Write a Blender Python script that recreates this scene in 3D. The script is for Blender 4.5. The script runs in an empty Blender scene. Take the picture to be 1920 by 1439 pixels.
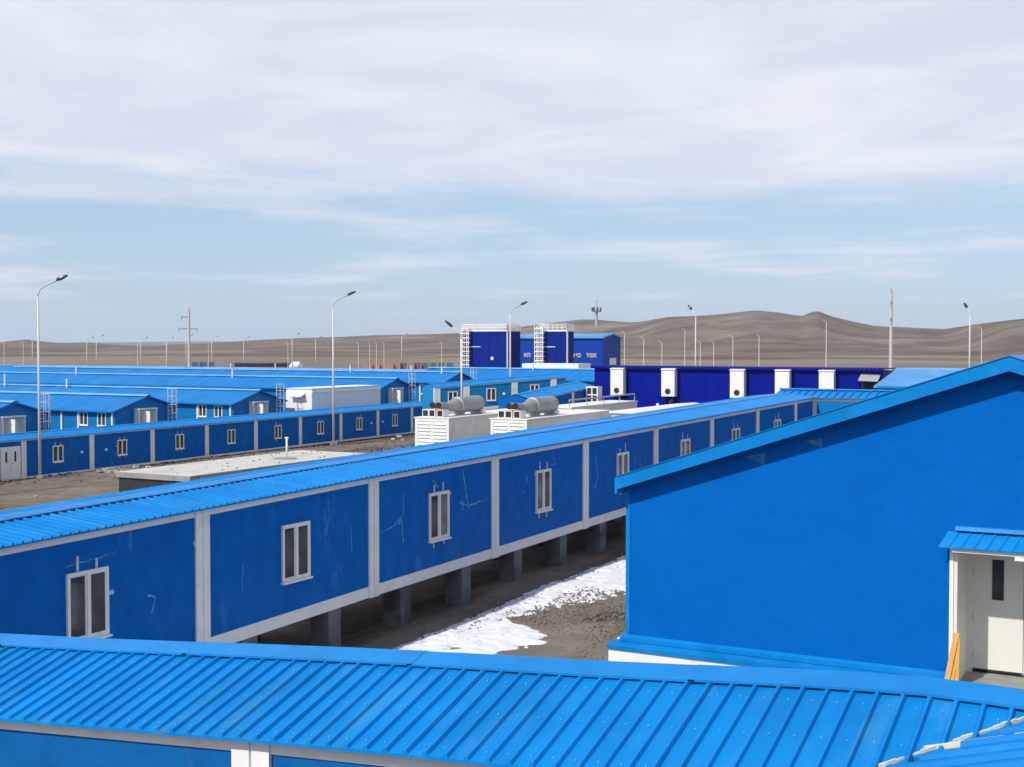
import bpy, math, random
from mathutils import Vector, Matrix, noise as mnoise

random.seed(7)
S = bpy.context.scene
C = S.collection
PI = math.pi
ZUP = 9.0            # eye height above the lowest ground; builders use heights relative to the eye

# ------------------------------------------------------------------ camera
cam = bpy.data.cameras.new('camera')
cam.sensor_fit = 'HORIZONTAL'; cam.sensor_width = 36.0
cam.lens = 36.0 * 2400.0 / 1920.0
cam.clip_start = 0.1; cam.clip_end = 40000
camo = bpy.data.objects.new('camera', cam); C.objects.link(camo)
camo.location = (0, 0, ZUP)
camo.rotation_euler = (math.radians(90 - 1.778), 0, math.radians(28.5536))
S.camera = camo

# ------------------------------------------------------------------ sun, sky, exposure
SUN = Vector((-0.32, -1.0, 1.00)).normalized()
sl = bpy.data.lights.new('sun', 'SUN'); sl.energy = 4.0; sl.angle = math.radians(0.9); sl.color = (1.0, 0.955, 0.89)
so = bpy.data.objects.new('sun', sl); C.objects.link(so)
so.rotation_euler = (-SUN).to_track_quat('-Z', 'Y').to_euler(); so.location = (0, 0, 60)
W = bpy.data.worlds.new('World'); S.world = W; W.use_nodes = True
S.view_settings.view_transform = 'Standard'; S.view_settings.look = 'None'
S.view_settings.exposure = 0.0; S.view_settings.gamma = 1.0; S.view_settings.use_curve_mapping = False
SKY_STRENGTH = 0.10


def build_sky():
    nt = W.node_tree; N = nt.nodes; L = nt.links
    for n in list(N): N.remove(n)
    out = N.new('ShaderNodeOutputWorld'); bg = N.new('ShaderNodeBackground'); bg.inputs[1].default_value = SKY_STRENGTH
    L.new(bg.outputs[0], out.inputs[0])
    sky = N.new('ShaderNodeTexSky'); sky.sky_type = 'NISHITA'; sky.sun_disc = False
    sky.sun_elevation = math.asin(SUN.z); sky.sun_rotation = math.atan2(SUN.x, SUN.y) % (2 * PI)
    sky.altitude = 900; sky.air_density = 1.0; sky.dust_density = 0.8; sky.ozone_density = 1.6
    tc = N.new('ShaderNodeTexCoord')
    sep = N.new('ShaderNodeSeparateXYZ'); L.new(tc.outputs['Generated'], sep.inputs[0])

    def m(op, a, b=None, c=None, clamp=False):
        n = N.new('ShaderNodeMath'); n.operation = op; n.use_clamp = clamp
        for i, v in enumerate((a, b, c)):
            if v is None: continue
            if isinstance(v, (int, float)): n.inputs[i].default_value = v
            else: L.new(v, n.inputs[i])
        return n.outputs[0]

    def ramp(v, a, b):
        n = N.new('ShaderNodeMapRange'); n.interpolation_type = 'SMOOTHSTEP'
        L.new(v, n.inputs[0]); n.inputs[1].default_value = a; n.inputs[2].default_value = b
        return n.outputs[0]

    def mix(f, a, b):
        n = N.new('ShaderNodeMix'); n.data_type = 'RGBA'
        if isinstance(f, (int, float)): n.inputs[0].default_value = f
        else: L.new(f, n.inputs[0])
        for i, v in ((6, a), (7, b)):
            if isinstance(v, tuple): n.inputs[i].default_value = (*v, 1)
            else: L.new(v, n.inputs[i])
        return n.outputs[2]

    z = m('MAXIMUM', sep.outputs[2], 0.0)
    zz = m('ADD', z, 0.035)
    px = m('DIVIDE', sep.outputs[0], zz); py = m('DIVIDE', sep.outputs[1], zz)
    cmb = N.new('ShaderNodeCombineXYZ'); L.new(px, cmb.inputs[0]); L.new(py, cmb.inputs[1])

    def noi(scale, detail, off, rough=0.55, dist=0.0):
        mp = N.new('ShaderNodeMapping'); mp.inputs[1].default_value = off; L.new(cmb.outputs[0], mp.inputs[0])
        n = N.new('ShaderNodeTexNoise'); n.inputs['Scale'].default_value = scale; n.inputs['Detail'].default_value = detail
        n.inputs['Roughness'].default_value = rough; n.inputs['Distortion'].default_value = dist
        L.new(mp.outputs[0], n.inputs[0]); return n.outputs[0]
    n1 = noi(0.33, 7, (1.3, 0.4, 0), 0.55, 0.4)
    n2 = noi(1.1, 6, (4.1, 2.2, 3), 0.6, 0.6)
    n3 = noi(0.5, 5, (9.0, 5.0, 1), 0.5)
    n4 = noi(1.6, 6, (2.0, 7.0, 4), 0.6)
    n5 = noi(1.0, 5, (6.0, 1.0, 2), 0.55, 0.5)
    # the main cloud sheet starts about seven degrees up; its rim is ragged and soft
    edge = m('ADD', z, m('MULTIPLY', m('SUBTRACT', n1, 0.5), 0.10))
    edge = m('ADD', edge, m('MULTIPLY', m('SUBTRACT', n2, 0.5), 0.035))
    sheet = ramp(edge, 0.092, 0.138)
    # loose banks and streaks lower down
    bank = m('MULTIPLY', ramp(n3, 0.47, 0.66), m('ADD', 0.6, m('MULTIPLY', ramp(n2, 0.36, 0.70), 0.25)))
    cloud = m('MAXIMUM', sheet, m('MULTIPLY', bank, ramp(z, 0.012, 0.05)))
    # the sheet itself is uneven
    thin = m('ADD', m('MULTIPLY', ramp(n3, 0.30, 0.62), 0.5), m('MULTIPLY', ramp(n5, 0.34, 0.66), 0.5))
    cloud = m('MULTIPLY', cloud, m('ADD', m('MULTIPLY', thin, 0.26), 0.74))
    # higher up the sheet breaks into separate patches with clear blue between
    cloud = m('MULTIPLY', cloud, m('SUBTRACT', 1.0, m('MULTIPLY', ramp(z, 0.30, 0.50), m('SUBTRACT', 1.0, ramp(n4, 0.42, 0.58)))))
    haze = m('MULTIPLY', m('SUBTRACT', 1.0, ramp(z, 0.0, 0.085)), 0.72)
    k = 1.0 / SKY_STRENGTH
    bright = mix(ramp(n5, 0.3, 0.7), (0.74 * k, 0.785 * k, 0.90 * k), (0.84 * k, 0.875 * k, 0.955 * k))
    blue = mix(m('SUBTRACT', 0.62, m('MULTIPLY', ramp(z, 0.15, 0.45), 0.62)), sky.outputs[0], (0.50 * k, 0.695 * k, 0.93 * k))
    base = mix(haze, blue, (0.53 * k, 0.65 * k, 0.80 * k))
    L.new(mix(cloud, base, bright), bg.inputs[0])


build_sky()


# ------------------------------------------------------------------ materials
def mat(name, col, rough=0.5, var=0.08, scale=0.6, stretch=(1, 1, 1), bump=0.0, bscale=8.0, metal=0.0, rand=0.0,
        second=None, smask=(0.5, 0.6), sscale=0.4, sstretch=(1, 1, 1), scuff=0.0, scuff_col=(0.20, 0.40, 0.66), spec=0.5, coords='Object',
        third=None, tmask=(0.5, 0.6), tscale=0.1, tstretch=(1, 1, 1)):
    M = bpy.data.materials.new(name); M.use_nodes = True
    nt = M.node_tree; N = nt.nodes; L = nt.links
    P = N['Principled BSDF']; P.inputs['Roughness'].default_value = rough; P.inputs['Metallic'].default_value = metal
    P.inputs['Specular IOR Level'].default_value = spec
    tc = N.new('ShaderNodeTexCoord')

    def noi(scale, st, detail=5, rgh=0.6):
        mp = N.new('ShaderNodeMapping'); mp.inputs[3].default_value = st; L.new(tc.outputs[coords], mp.inputs[0])
        n = N.new('ShaderNodeTexNoise'); n.inputs['Scale'].default_value = scale; n.inputs['Detail'].default_value = detail
        n.inputs['Roughness'].default_value = rgh
        L.new(mp.outputs[0], n.inputs[0]); return n.outputs[0]

    def rng(v, a, b, lo=0.0, hi=1.0):
        n = N.new('ShaderNodeMapRange'); L.new(v, n.inputs[0])
        n.inputs[1].default_value = a; n.inputs[2].default_value = b; n.inputs[3].default_value = lo; n.inputs[4].default_value = hi
        return n.outputs[0]

    def mix(f, a, b, bt='MIX'):
        n = N.new('ShaderNodeMix'); n.data_type = 'RGBA'; n.blend_type = bt
        if isinstance(f, (int, float)): n.inputs[0].default_value = f
        else: L.new(f, n.inputs[0])
        for i, v in ((6, a), (7, b)):
            if isinstance(v, tuple): n.inputs[i].default_value = (*v, 1)
            else: L.new(v, n.inputs[i])
        return n.outputs[2]
    c = (*col,)
    cur = mix(0.0, c, c)
    if second:
        cur = mix(rng(noi(sscale, sstretch, 6), *smask), cur, second)
    if third:
        cur = mix(rng(noi(tscale, tstretch, 6), *tmask), cur, third)
    hsv = N.new('ShaderNodeHueSaturation'); L.new(cur, hsv.inputs['Color'])
    v = rng(noi(scale, stretch), 0.3, 0.7, 1 - var, 1 + var)
    if rand > 0:
        oi = N.new('ShaderNodeObjectInfo')
        r = rng(oi.outputs['Random'], 0, 1, 1 - rand, 1 + rand)
        mm = N.new('ShaderNodeMath'); mm.operation = 'MULTIPLY'; L.new(v, mm.inputs[0]); L.new(r, mm.inputs[1]); v = mm.outputs[0]
    L.new(v, hsv.inputs['Value'])
    cur = hsv.outputs[0]
    if scuff > 0:
        a = rng(noi(1.7, (1.0, 1.0, 0.16), 9, 0.75), 0.545, 0.63)
        b = rng(noi(0.6, (1, 1, 1), 3), 0.47, 0.60)
        c2 = rng(noi(9.0, (1.0, 1.0, 0.35), 3), 0.45, 0.62)
        m1 = N.new('ShaderNodeMath'); m1.operation = 'MULTIPLY'; L.new(a, m1.inputs[0]); L.new(b, m1.inputs[1])
        m2 = N.new('ShaderNodeMath'); m2.operation = 'MULTIPLY'; L.new(m1.outputs[0], m2.inputs[0]); L.new(c2, m2.inputs[1])
        m3 = N.new('ShaderNodeMath'); m3.operation = 'MULTIPLY'; m3.inputs[1].default_value = scuff; L.new(m2.outputs[0], m3.inputs[0])
        cur = mix(m3.outputs[0], cur, scuff_col)
    L.new(cur, P.inputs['Base Color'])
    if bump > 0:
        bn = N.new('ShaderNodeBump'); bn.inputs['Strength'].default_value = bump; bn.inputs['Distance'].default_value = 0.02
        L.new(noi(bscale, stretch, 4), bn.inputs['Height']); L.new(bn.outputs[0], P.inputs['Normal'])
    return M


M = {}
M['roof'] = mat('roof_blue_paint', (0.004, 0.198, 0.545), 0.45, 0.12, 0.9, (1, 1, 1), bump=0.25, bscale=3.0, rand=0.05,
                second=(0.016, 0.225, 0.555), smask=(0.55, 0.78), sscale=2.5, third=(0.030, 0.235, 0.52), tmask=(0.54, 0.72), tscale=1.6, tstretch=(0.3, 1.6, 1))
M['roof_far'] = mat('roof_blue_weathered', (0.007, 0.175, 0.50), 0.5, 0.08, 0.25, (1, 1, 1), rand=0.06,
                    second=(0.02, 0.22, 0.56), smask=(0.45, 0.7), sscale=0.5, sstretch=(3, 0.3, 1))
M['pale_roof'] = mat('pale_weathered_roof', (0.06, 0.28, 0.62), 0.5, 0.12, 0.4, second=(0.12, 0.36, 0.68), smask=(0.45, 0.65), sscale=0.3)
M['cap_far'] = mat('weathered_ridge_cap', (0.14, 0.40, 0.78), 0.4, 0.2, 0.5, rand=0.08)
M['cap'] = mat('ridge_cap_paint', (0.010, 0.205, 0.56), 0.36, 0.12, 2.0, bump=0.2, bscale=4, rand=0.04)
M['wall'] = mat('wall_blue_panel', (0.0015, 0.122, 0.465), 0.42, 0.13, 2.6, (1, 1, 0.6), bump=0.15, bscale=5, rand=0.03, scuff=0.32)
M['gable'] = mat('gable_blue_panel', (0.0012, 0.124, 0.475), 0.45, 0.07, 1.3, (1, 1, 2), bump=0.22, bscale=9, second=(0.0012, 0.112, 0.44), smask=(0.45, 0.65), sscale=0.35)
M['wall_lit'] = mat('house_blue_panel', (0.004, 0.165, 0.45), 0.45, 0.07, 0.5, rand=0.05)
M['wall_dull'] = mat('foreground_wall_panel', (0.003, 0.115, 0.36), 0.5, 0.12, 1.2, bump=0.2, bscale=4, scuff=0.7,
                     second=(0.003, 0.085, 0.33), smask=(0.56, 0.7), sscale=3.0)
M['teal'] = mat('teal_blue_panel', (0.006, 0.21, 0.50), 0.45, 0.08, 0.4)
M['navy'] = mat('navy_panel', (0.0035, 0.012, 0.24), 0.42, 0.08, 0.3, (1, 1, 0.3), bump=0.1, bscale=3)
M['navy_tower'] = mat('navy_cladding', (0.005, 0.022, 0.22), 0.45, 0.07, 0.3)
M['royal'] = mat('royal_blue_cladding', (0.006, 0.05, 0.33), 0.45, 0.08, 0.2)
M['trim'] = mat('grey_white_trim', (0.80, 0.80, 0.79), 0.5, 0.06, 1.5, rand=0.04, second=(0.64, 0.64, 0.62), smask=(0.58, 0.75), sscale=1.8)
M['white'] = mat('white_paint', (0.80, 0.80, 0.78), 0.45, 0.05, 1.0, rand=0.03, second=(0.60, 0.59, 0.56), smask=(0.58, 0.78), sscale=1.3)
M['cream'] = mat('cream_door_paint', (0.74, 0.73, 0.67), 0.45, 0.04, 1.2)
M['foam'] = mat('cream_foam', (0.72, 0.66, 0.52), 0.8, 0.18, 6.0)
M['grey'] = mat('grey_steel', (0.36, 0.37, 0.385), 0.45, 0.10, 1.0)
M['galv'] = mat('galvanised_pole', (0.60, 0.60, 0.59), 0.5, 0.08, 0.6)
M['dark'] = mat('dark_lamp_metal', (0.03, 0.035, 0.045), 0.4, 0.1, 2)
M['black'] = mat('dark_opening', (0.012, 0.012, 0.014), 0.7, 0.1, 2)
M['silencer'] = mat('silencer_steel', (0.33, 0.33, 0.33), 0.5, 0.15, 1.2, metal=0.3, bump=0.2, bscale=6)
M['genwhite'] = mat('generator_white', (0.74, 0.74, 0.71), 0.5, 0.05, 0.8, second=(0.5, 0.48, 0.44), smask=(0.60, 0.8), sscale=0.9, sstretch=(1, 1, .4))
M['glass'] = mat('dark_window_glass', (0.040, 0.050, 0.058), 0.06, 0.45, 1.6, spec=0.5)
M['glass_warm'] = mat('curtained_window_glass', (0.10, 0.06, 0.055), 0.12, 0.4, 3.0)
M['glass_pale'] = mat('pale_window_glass', (0.16, 0.165, 0.15), 0.15, 0.4, 2.0)
M['tape_thin'] = mat('scratched_film', (0.13, 0.32, 0.58), 0.7, 0.4, 7)
M['tape'] = mat('white_foam_tape', (0.50, 0.56, 0.62), 0.7, 0.2, 5)
M['concrete'] = mat('concrete', (0.30, 0.295, 0.28), 0.85, 0.16, 1.2, bump=0.4, bscale=10, second=(0.21, 0.205, 0.19), smask=(0.5, 0.7), sscale=0.8)
M['pole_concrete'] = mat('pale_pole_concrete', (0.50, 0.48, 0.44), 0.8, 0.1, 0.8)
M['slab'] = mat('pale_concrete_slab', (0.56, 0.55, 0.52), 0.85, 0.10, 0.8, bump=0.3, bscale=6, second=(0.46, 0.45, 0.425), smask=(0.54, 0.70), sscale=0.45, sstretch=(2, .6, 1))
M['bitumen'] = mat('bitumen_coating', (0.022, 0.024, 0.028), 0.6, 0.25, 1.2, bump=0.4, bscale=6)
M['pillar'] = mat('pillar_concrete', (0.15, 0.155, 0.165), 0.85, 0.16, 1.5, bump=0.3, bscale=9, second=(0.07, 0.073, 0.08), smask=(0.5, 0.65), sscale=1.1)
M['ground'] = mat('bare_ground', (0.180, 0.146, 0.115), 0.95, 0.22, 0.9, bump=0.8, bscale=2.2,
                  second=(0.225, 0.205, 0.170), smask=(0.44, 0.62), sscale=0.16, third=(0.112, 0.084, 0.069), tmask=(0.53, 0.62), tscale=0.4, tstretch=(1, 0.28, 1))
M['plain'] = mat('dry_steppe', (0.215, 0.172, 0.142), 0.95, 0.12, 0.012, (1, 1, 1), second=(0.275, 0.225, 0.18), smask=(0.45, 0.6), sscale=0.004, sstretch=(1, 1, 1),
                 third=(0.15, 0.122, 0.105), tmask=(0.53, 0.64), tscale=0.0022)
M['hill'] = mat('dry_brown_hill', (0.178, 0.142, 0.119), 0.95, 0.30, 0.018, (1, 1, 1.2), bump=0.0,
                second=(0.24, 0.19, 0.150), smask=(0.48, 0.62), sscale=0.006, third=(0.118, 0.096, 0.084), tmask=(0.50, 0.60), tscale=0.009, tstretch=(1, 1, 1.3))
M['berm'] = mat('brown_spoil', (0.165, 0.130, 0.108), 0.95, 0.2, 2.0, bump=0.8, bscale=4, second=(0.11, 0.086, 0.074), smask=(0.5, 0.66), sscale=0.8)
M['stone'] = mat('pale_rubble', (0.42, 0.39, 0.35), 0.9, 0.25, 3, rand=0.2)
M['snow'] = mat('old_snow', (0.80, 0.81, 0.84), 0.7, 0.06, 1.5, bump=0.6, bscale=7, second=(0.52, 0.49, 0.45), smask=(0.57, 0.72), sscale=2.2, third=(0.62, 0.60, 0.57), tmask=(0.56, 0.7), tscale=9.0)
M['wood'] = mat('yellow_timber', (0.62, 0.33, 0.075), 0.65, 0.18, 4, (6, 6, 0.5))
M['orange'] = mat('orange_container', (0.42, 0.10, 0.055), 0.6, 0.15, 0.6, rand=0.1)
M['maroon'] = mat('maroon_container', (0.17, 0.05, 0.05), 0.6, 0.15, 0.6)
M['green'] = mat('dark_green_container', (0.03, 0.075, 0.075), 0.6, 0.15, 0.6)
M['cblue'] = mat('blue_container', (0.03, 0.07, 0.22), 0.6, 0.15, 0.6)
M['text'] = mat('pale_lettering', (0.50, 0.46, 0.38), 0.6, 0.05, 2)
M['ink'] = mat('black_marker', (0.006, 0.008, 0.014), 0.7, 0.1, 3)
M['fade'] = mat('far_blue_range', (0.20, 0.20, 0.22), 0.95, 0.06, 0.001)


for _k, _v in {'roof': 0.07, 'roof_far': 0.08, 'cap': 0.1, 'wall': 0.04, 'gable': 0.03, 'wall_lit': 0.15, 'wall_dull': 0.15, 'teal': 0.15, 'navy': 0.04, 'navy_tower': 0.04, 'royal': 0.12, 'concrete': 0.2, 'slab': 0.2, 'ground': 0.1, 'plain': 0.05, 'hill': 0.0, 'berm': 0.1}.items():
    M[_k].node_tree.nodes['Principled BSDF'].inputs['Specular IOR Level'].default_value = _v


# ------------------------------------------------------------------ object helpers
def setp(o, label=None, cat=None, group=None, kind=None):
    if label: o['label'] = label
    if cat: o['category'] = cat
    if group: o['group'] = group
    if kind: o['kind'] = kind
    return o


def root(name, label, cat, loc, rz=0.0, group=None):
    o = bpy.data.objects.new(name, None); C.objects.link(o)
    o.location = (loc[0], loc[1], loc[2] + ZUP); o.rotation_euler = (0, 0, rz); o.empty_display_size = 0.3
    return setp(o, label, cat, group)


def place(o, parent=None, loc=(0, 0, 0)):
    C.objects.link(o)
    if parent: o.parent = parent; o.location = loc
    else: o.location = (loc[0], loc[1], loc[2] + ZUP)
    return o


class MB:
    def __init__(s): s.v = []; s.f = []

    def add(s, vs, fs):
        b = len(s.v); s.v += [tuple(p) for p in vs]; s.f += [tuple(b + i for i in f) for f in fs]; return s

    def hexa(s, p):   # bottom ring 0-3, top ring 4-7
        return s.add(p, [(3, 2, 1, 0), (4, 5, 6, 7), (0, 1, 5, 4), (1, 2, 6, 5), (2, 3, 7, 6), (3, 0, 4, 7)])

    def box(s, x0, x1, y0, y1, z0, z1):
        return s.hexa([(x0, y0, z0), (x1, y0, z0), (x1, y1, z0), (x0, y1, z0), (x0, y0, z1), (x1, y0, z1), (x1, y1, z1), (x0, y1, z1)])

    def beam_y(s, x0, x1, y0, y1, zf, h0, h1):   # follows the floor height zf(y)
        a, b = zf(y0), zf(y1)
        return s.hexa([(x0, y0, a + h0), (x1, y0, a + h0), (x1, y1, b + h0), (x0, y1, b + h0), (x0, y0, a + h1), (x1, y0, a + h1), (x1, y1, b + h1), (x0, y1, b + h1)])

    def prism(s, poly, axis, a0, a1):   # polygon in the other two axes, extruded
        def pt(u, w, a):
            return (a, u, w) if axis == 'x' else ((u, a, w) if axis == 'y' else (u, w, a))
        n = len(poly)
        vs = [pt(u, w, a0) for u, w in poly] + [pt(u, w, a1) for u, w in poly]
        fs = [tuple(reversed(range(n))), tuple(range(n, 2 * n))] + [(i, (i + 1) % n, n + (i + 1) % n, n + i) for i in range(n)]
        return s.add(vs, fs)

    def tube(s, path, r, n=8, caps=True):
        path = [Vector(p) for p in path]
        rs = r if isinstance(r, (list, tuple)) else [r] * len(path)
        rings = []
        up = Vector((0, 0, 1))
        for i, p in enumerate(path):
            d = (path[min(i + 1, len(path) - 1)] - path[max(i - 1, 0)]).normalized()
            a = d.cross(up)
            if a.length < 1e-3: a = d.cross(Vector((0, 1, 0)))
            a.normalize(); b = d.cross(a).normalized()
            rings.append([p + a * (rs[i] * math.cos(2 * PI * k / n)) + b * (rs[i] * math.sin(2 * PI * k / n)) for k in range(n)])
        vs = [q for ring in rings for q in ring]; fs = []
        for i in range(len(path) - 1):
            for k in range(n):
                fs.append((i * n + k, i * n + (k + 1) % n, (i + 1) * n + (k + 1) % n, (i + 1) * n + k))
        if caps:
            fs.append(tuple(reversed(range(n)))); fs.append(tuple(range((len(path) - 1) * n, len(path) * n)))
        return s.add(vs, fs)

    def mesh(s, name, material, smooth=False):
        me = bpy.data.meshes.new(name); me.from_pydata(s.v, [], s.f); me.validate()
        import bmesh
        bm = bmesh.new(); bm.from_mesh(me); bmesh.ops.recalc_face_normals(bm, faces=bm.faces); bm.to_mesh(me); bm.free()
        me.materials.append(material)
        if smooth:
            for p in me.polygons: p.use_smooth = True
        return me

    def build(s, name, material, parent=None, smooth=False, loc=(0, 0, 0)):
        return place(bpy.data.objects.new(name, s.mesh(name, material, smooth)), parent, loc)


def text_mesh(name, body, size, material, parent, loc, rot, shear=0.0, extrude=0.02, offset=0.0):
    cu = bpy.data.curves.new(name, 'FONT'); cu.body = body; cu.size = size; cu.shear = shear; cu.extrude = extrude; cu.offset = offset
    tmp = bpy.data.objects.new(name, cu); C.objects.link(tmp)
    bpy.context.view_layer.update()
    me = bpy.data.meshes.new_from_object(tmp.evaluated_get(bpy.context.evaluated_depsgraph_get()))
    bpy.data.objects.remove(tmp)
    me.materials.clear(); me.materials.append(material); me.name = name
    o = place(bpy.data.objects.new(name, me), parent, loc); o.rotation_euler = rot
    return o


def kids(o): return [c for c in bpy.data.objects if c.parent == o]


def copy_tree(o, parent=None, children=None):
    if children is None:
        children = {}
        for c in bpy.data.objects:
            if c.parent: children.setdefault(c.parent, []).append(c)
    n = o.copy(); C.objects.link(n)
    if parent: n.parent = parent
    for c in children.get(o, []): copy_tree(c, n, children)
    return n


def lerp_table(tab):
    def f(x):
        if x <= tab[0][0]:
            (a, b), (c, d) = tab[0], tab[1]
        elif x >= tab[-1][0]:
            (a, b), (c, d) = tab[-2], tab[-1]
        else:
            for i in range(len(tab) - 1):
                if x <= tab[i + 1][0]:
                    (a, b), (c, d) = tab[i], tab[i + 1]; break
        return b + (d - b) * (x - a) / (c - a)
    return f


def sstep(a, b, x):
    t = max(0.0, min(1.0, (x - a) / (b - a))); return t * t * (3 - 2 * t)


def nz(x, y, z=0.0): return mnoise.noise(Vector((x, y, z)))


# ------------------------------------------------------------------ ground height
def ground_h(x, y):
    ga = -7.12 + 0.0135 * (min(max(y, 0), 66) - 25) if y > 18 else -7.2
    gb = -9.14
    t = sstep(-22, -60, x)
    h = ga + (gb - ga) * t
    r = math.hypot(x, y)
    far = sstep(170, 330, r)
    return h + (-9.3 - h) * far


def build_ground():
    def axis(lo, hi, flo, fhi, fine, grow=1.16):
        a = []; x = flo
        while x <= fhi: a.append(x); x += fine
        s = fine; x = flo
        while x > lo: s *= grow; x -= s; a.insert(0, x)
        s = fine; x = a[-1]
        while x < hi: s *= grow; x += s; a.append(x)
        return a
    X = axis(-9000, 9000, -72, -8, 0.5); Y = axis(-400, 9000, 14, 62, 0.5)
    vs = []; nx = len(X)
    for y in Y:
        for x in X:
            h = ground_h(x, y)
            r = math.hypot(x, y)
            if r < 200:
                h += 0.10 * nz(x * .25, y * .25) + 0.05 * nz(x * .9, y * .9, 3)
                if -80 < x < -60: h += 0.16 * sstep(-66.4, -68.0, x) * sstep(-70.2, -68.9, x) * (0.5 + nz(x * .7, y * .35, 8))
                if x > -19 and y < 60: h += 0.05 * abs(nz(x * 2.1, y * 2.1, 5))
            vs.append((x, y, h))
    fs = [(j * nx + i, j * nx + i + 1, (j + 1) * nx + i + 1, (j + 1) * nx + i) for j in range(len(Y) - 1) for i in range(nx - 1)]
    me = bpy.data.meshes.new('ground'); me.from_pydata(vs, [], fs)
    me.materials.append(M['ground']); me.materials.append(M['plain'])
    for p in me.polygons:
        p.use_smooth = True
        c = p.center
        if math.hypot(c[0], c[1]) > 175: p.material_index = 1
    return setp(place(bpy.data.objects.new('ground', me)), 'bare brown and grey ground between the blue buildings, running out to a dry plain', 'ground', kind='structure')


build_ground()

# ------------------------------------------------------------------ hills
SKYLINE = [(-900, 628), (-600, 634), (-400, 630), (-200, 637), (0, 642), (50, 637), (75, 640), (115, 644), (165, 642), (205, 646), (270, 650), (330, 646), (400, 643),
           (500, 637), (570, 634), (640, 632), (700, 629), (800, 627), (870, 625), (940, 618), (1000, 611), (1045, 605), (1090, 600), (1120, 600.5), (1180, 605), (1200, 604),
           (1250, 595), (1310, 593), (1350, 590), (1415, 583), (1460, 587), (1490, 592), (1504, 593), (1516, 588), (1526, 585), (1536, 585), (1548, 590), (1562, 595), (1600, 604), (1640, 612),
           (1700, 614.5), (1770, 617.5), (1840, 607), (1920, 598), (2050, 592), (2200, 600), (2500, 608), (2900, 604), (3400, 612)]
sky_f = lerp_table([(a, b) for a, b in SKYLINE])
HEAD = math.radians(28.5536)


def build_hills():
    naz, nr = 1075, 80
    vs = []
    for i in range(naz + 1):
        px = -900 + (3400 + 900) * i / naz
        a = math.atan((px - 960) / 2400.0)
        ca = math.cos(a)
        el = (645 - sky_f(px)) / 2400.0 * ca          # tangent of the skyline's elevation
        hr = 3400 - 900 * sstep(900, 1400, px)        # distance of the crest
        if px > 1760: hr -= 500 * sstep(1760, 1900, px)
        top = el * hr
        az = a - HEAD
        for j in range(nr + 1):
            t = j / nr
            r = 700 + (5200 - 700) * t ** 1.15
            x, y = r * math.sin(az), r * math.cos(az)
            if r <= hr:
                u = (r - 700) / (hr - 700)
                prof = 0.10 * u + 0.90 * sstep(0.42, 1.0, u) ** 1.2
                h = -9.6 + (top + 9.6) * prof
                amp = min(1.0, (hr - r) / 700.0) * min(1, u * 2.5)
                h += amp * (10 * nz(x / 420, y / 420) + 8 * nz(x / 170, y / 170, 4) + 4.5 * nz(x / 75, y / 75, 9) + 2 * nz(x / 35, y / 35, 2)) * (0.25 + 0.75 * sstep(0, 45, top))
                lim = el * r * 0.985 if el > 0 else el * r - 1.5
                if r < hr * 0.98: h = min(h, max(lim, -9.6 + (top + 9.6) * prof))
                if u < 0.03: h = -10.4
            else:
                h = top - (r - hr) * 0.05
            vs.append((x, y, h))
    w = nr + 1
    fs = [(i * w + j, (i + 1) * w + j, (i + 1) * w + j + 1, i * w + j + 1) for i in range(naz) for j in range(nr)]
    me = bpy.data.meshes.new('hills'); me.from_pydata(vs, [], fs); me.materials.append(M['hill'])
    for p in me.polygons: p.use_smooth = True
    setp(place(bpy.data.objects.new('hills', me)), 'low bare brown hills along the horizon behind the camp', 'hills', kind='structure')
    # far range seen through the dip on the left
    vs = []
    n = 60
    for i in range(n + 1):
        px = -300 + 1100 * i / n
        a = math.atan((px - 960) / 2400.0) - HEAD
        top = 15500 * (645 - (641.5 + 1.2 * math.sin(px * .012) + 0.7 * nz(px * .03, 1))) / 2400 * 0.94
        for r, h in ((14000, -300), (15500, top), (17000, -300)):
            vs.append((r * math.sin(a), r * math.cos(a), h))
    fs = [(i * 3 + j, i * 3 + 3 + j, i * 3 + 4 + j, i * 3 + 1 + j) for i in range(n) for j in range(2)]
    me = bpy.data.meshes.new('mountains'); me.from_pydata(vs, [], fs); me.materials.append(M['fade'])
    setp(place(bpy.data.objects.new('mountains', me)), 'distant pale range showing through the dip in the hills', 'mountains', kind='structure')


build_hills()


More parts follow.
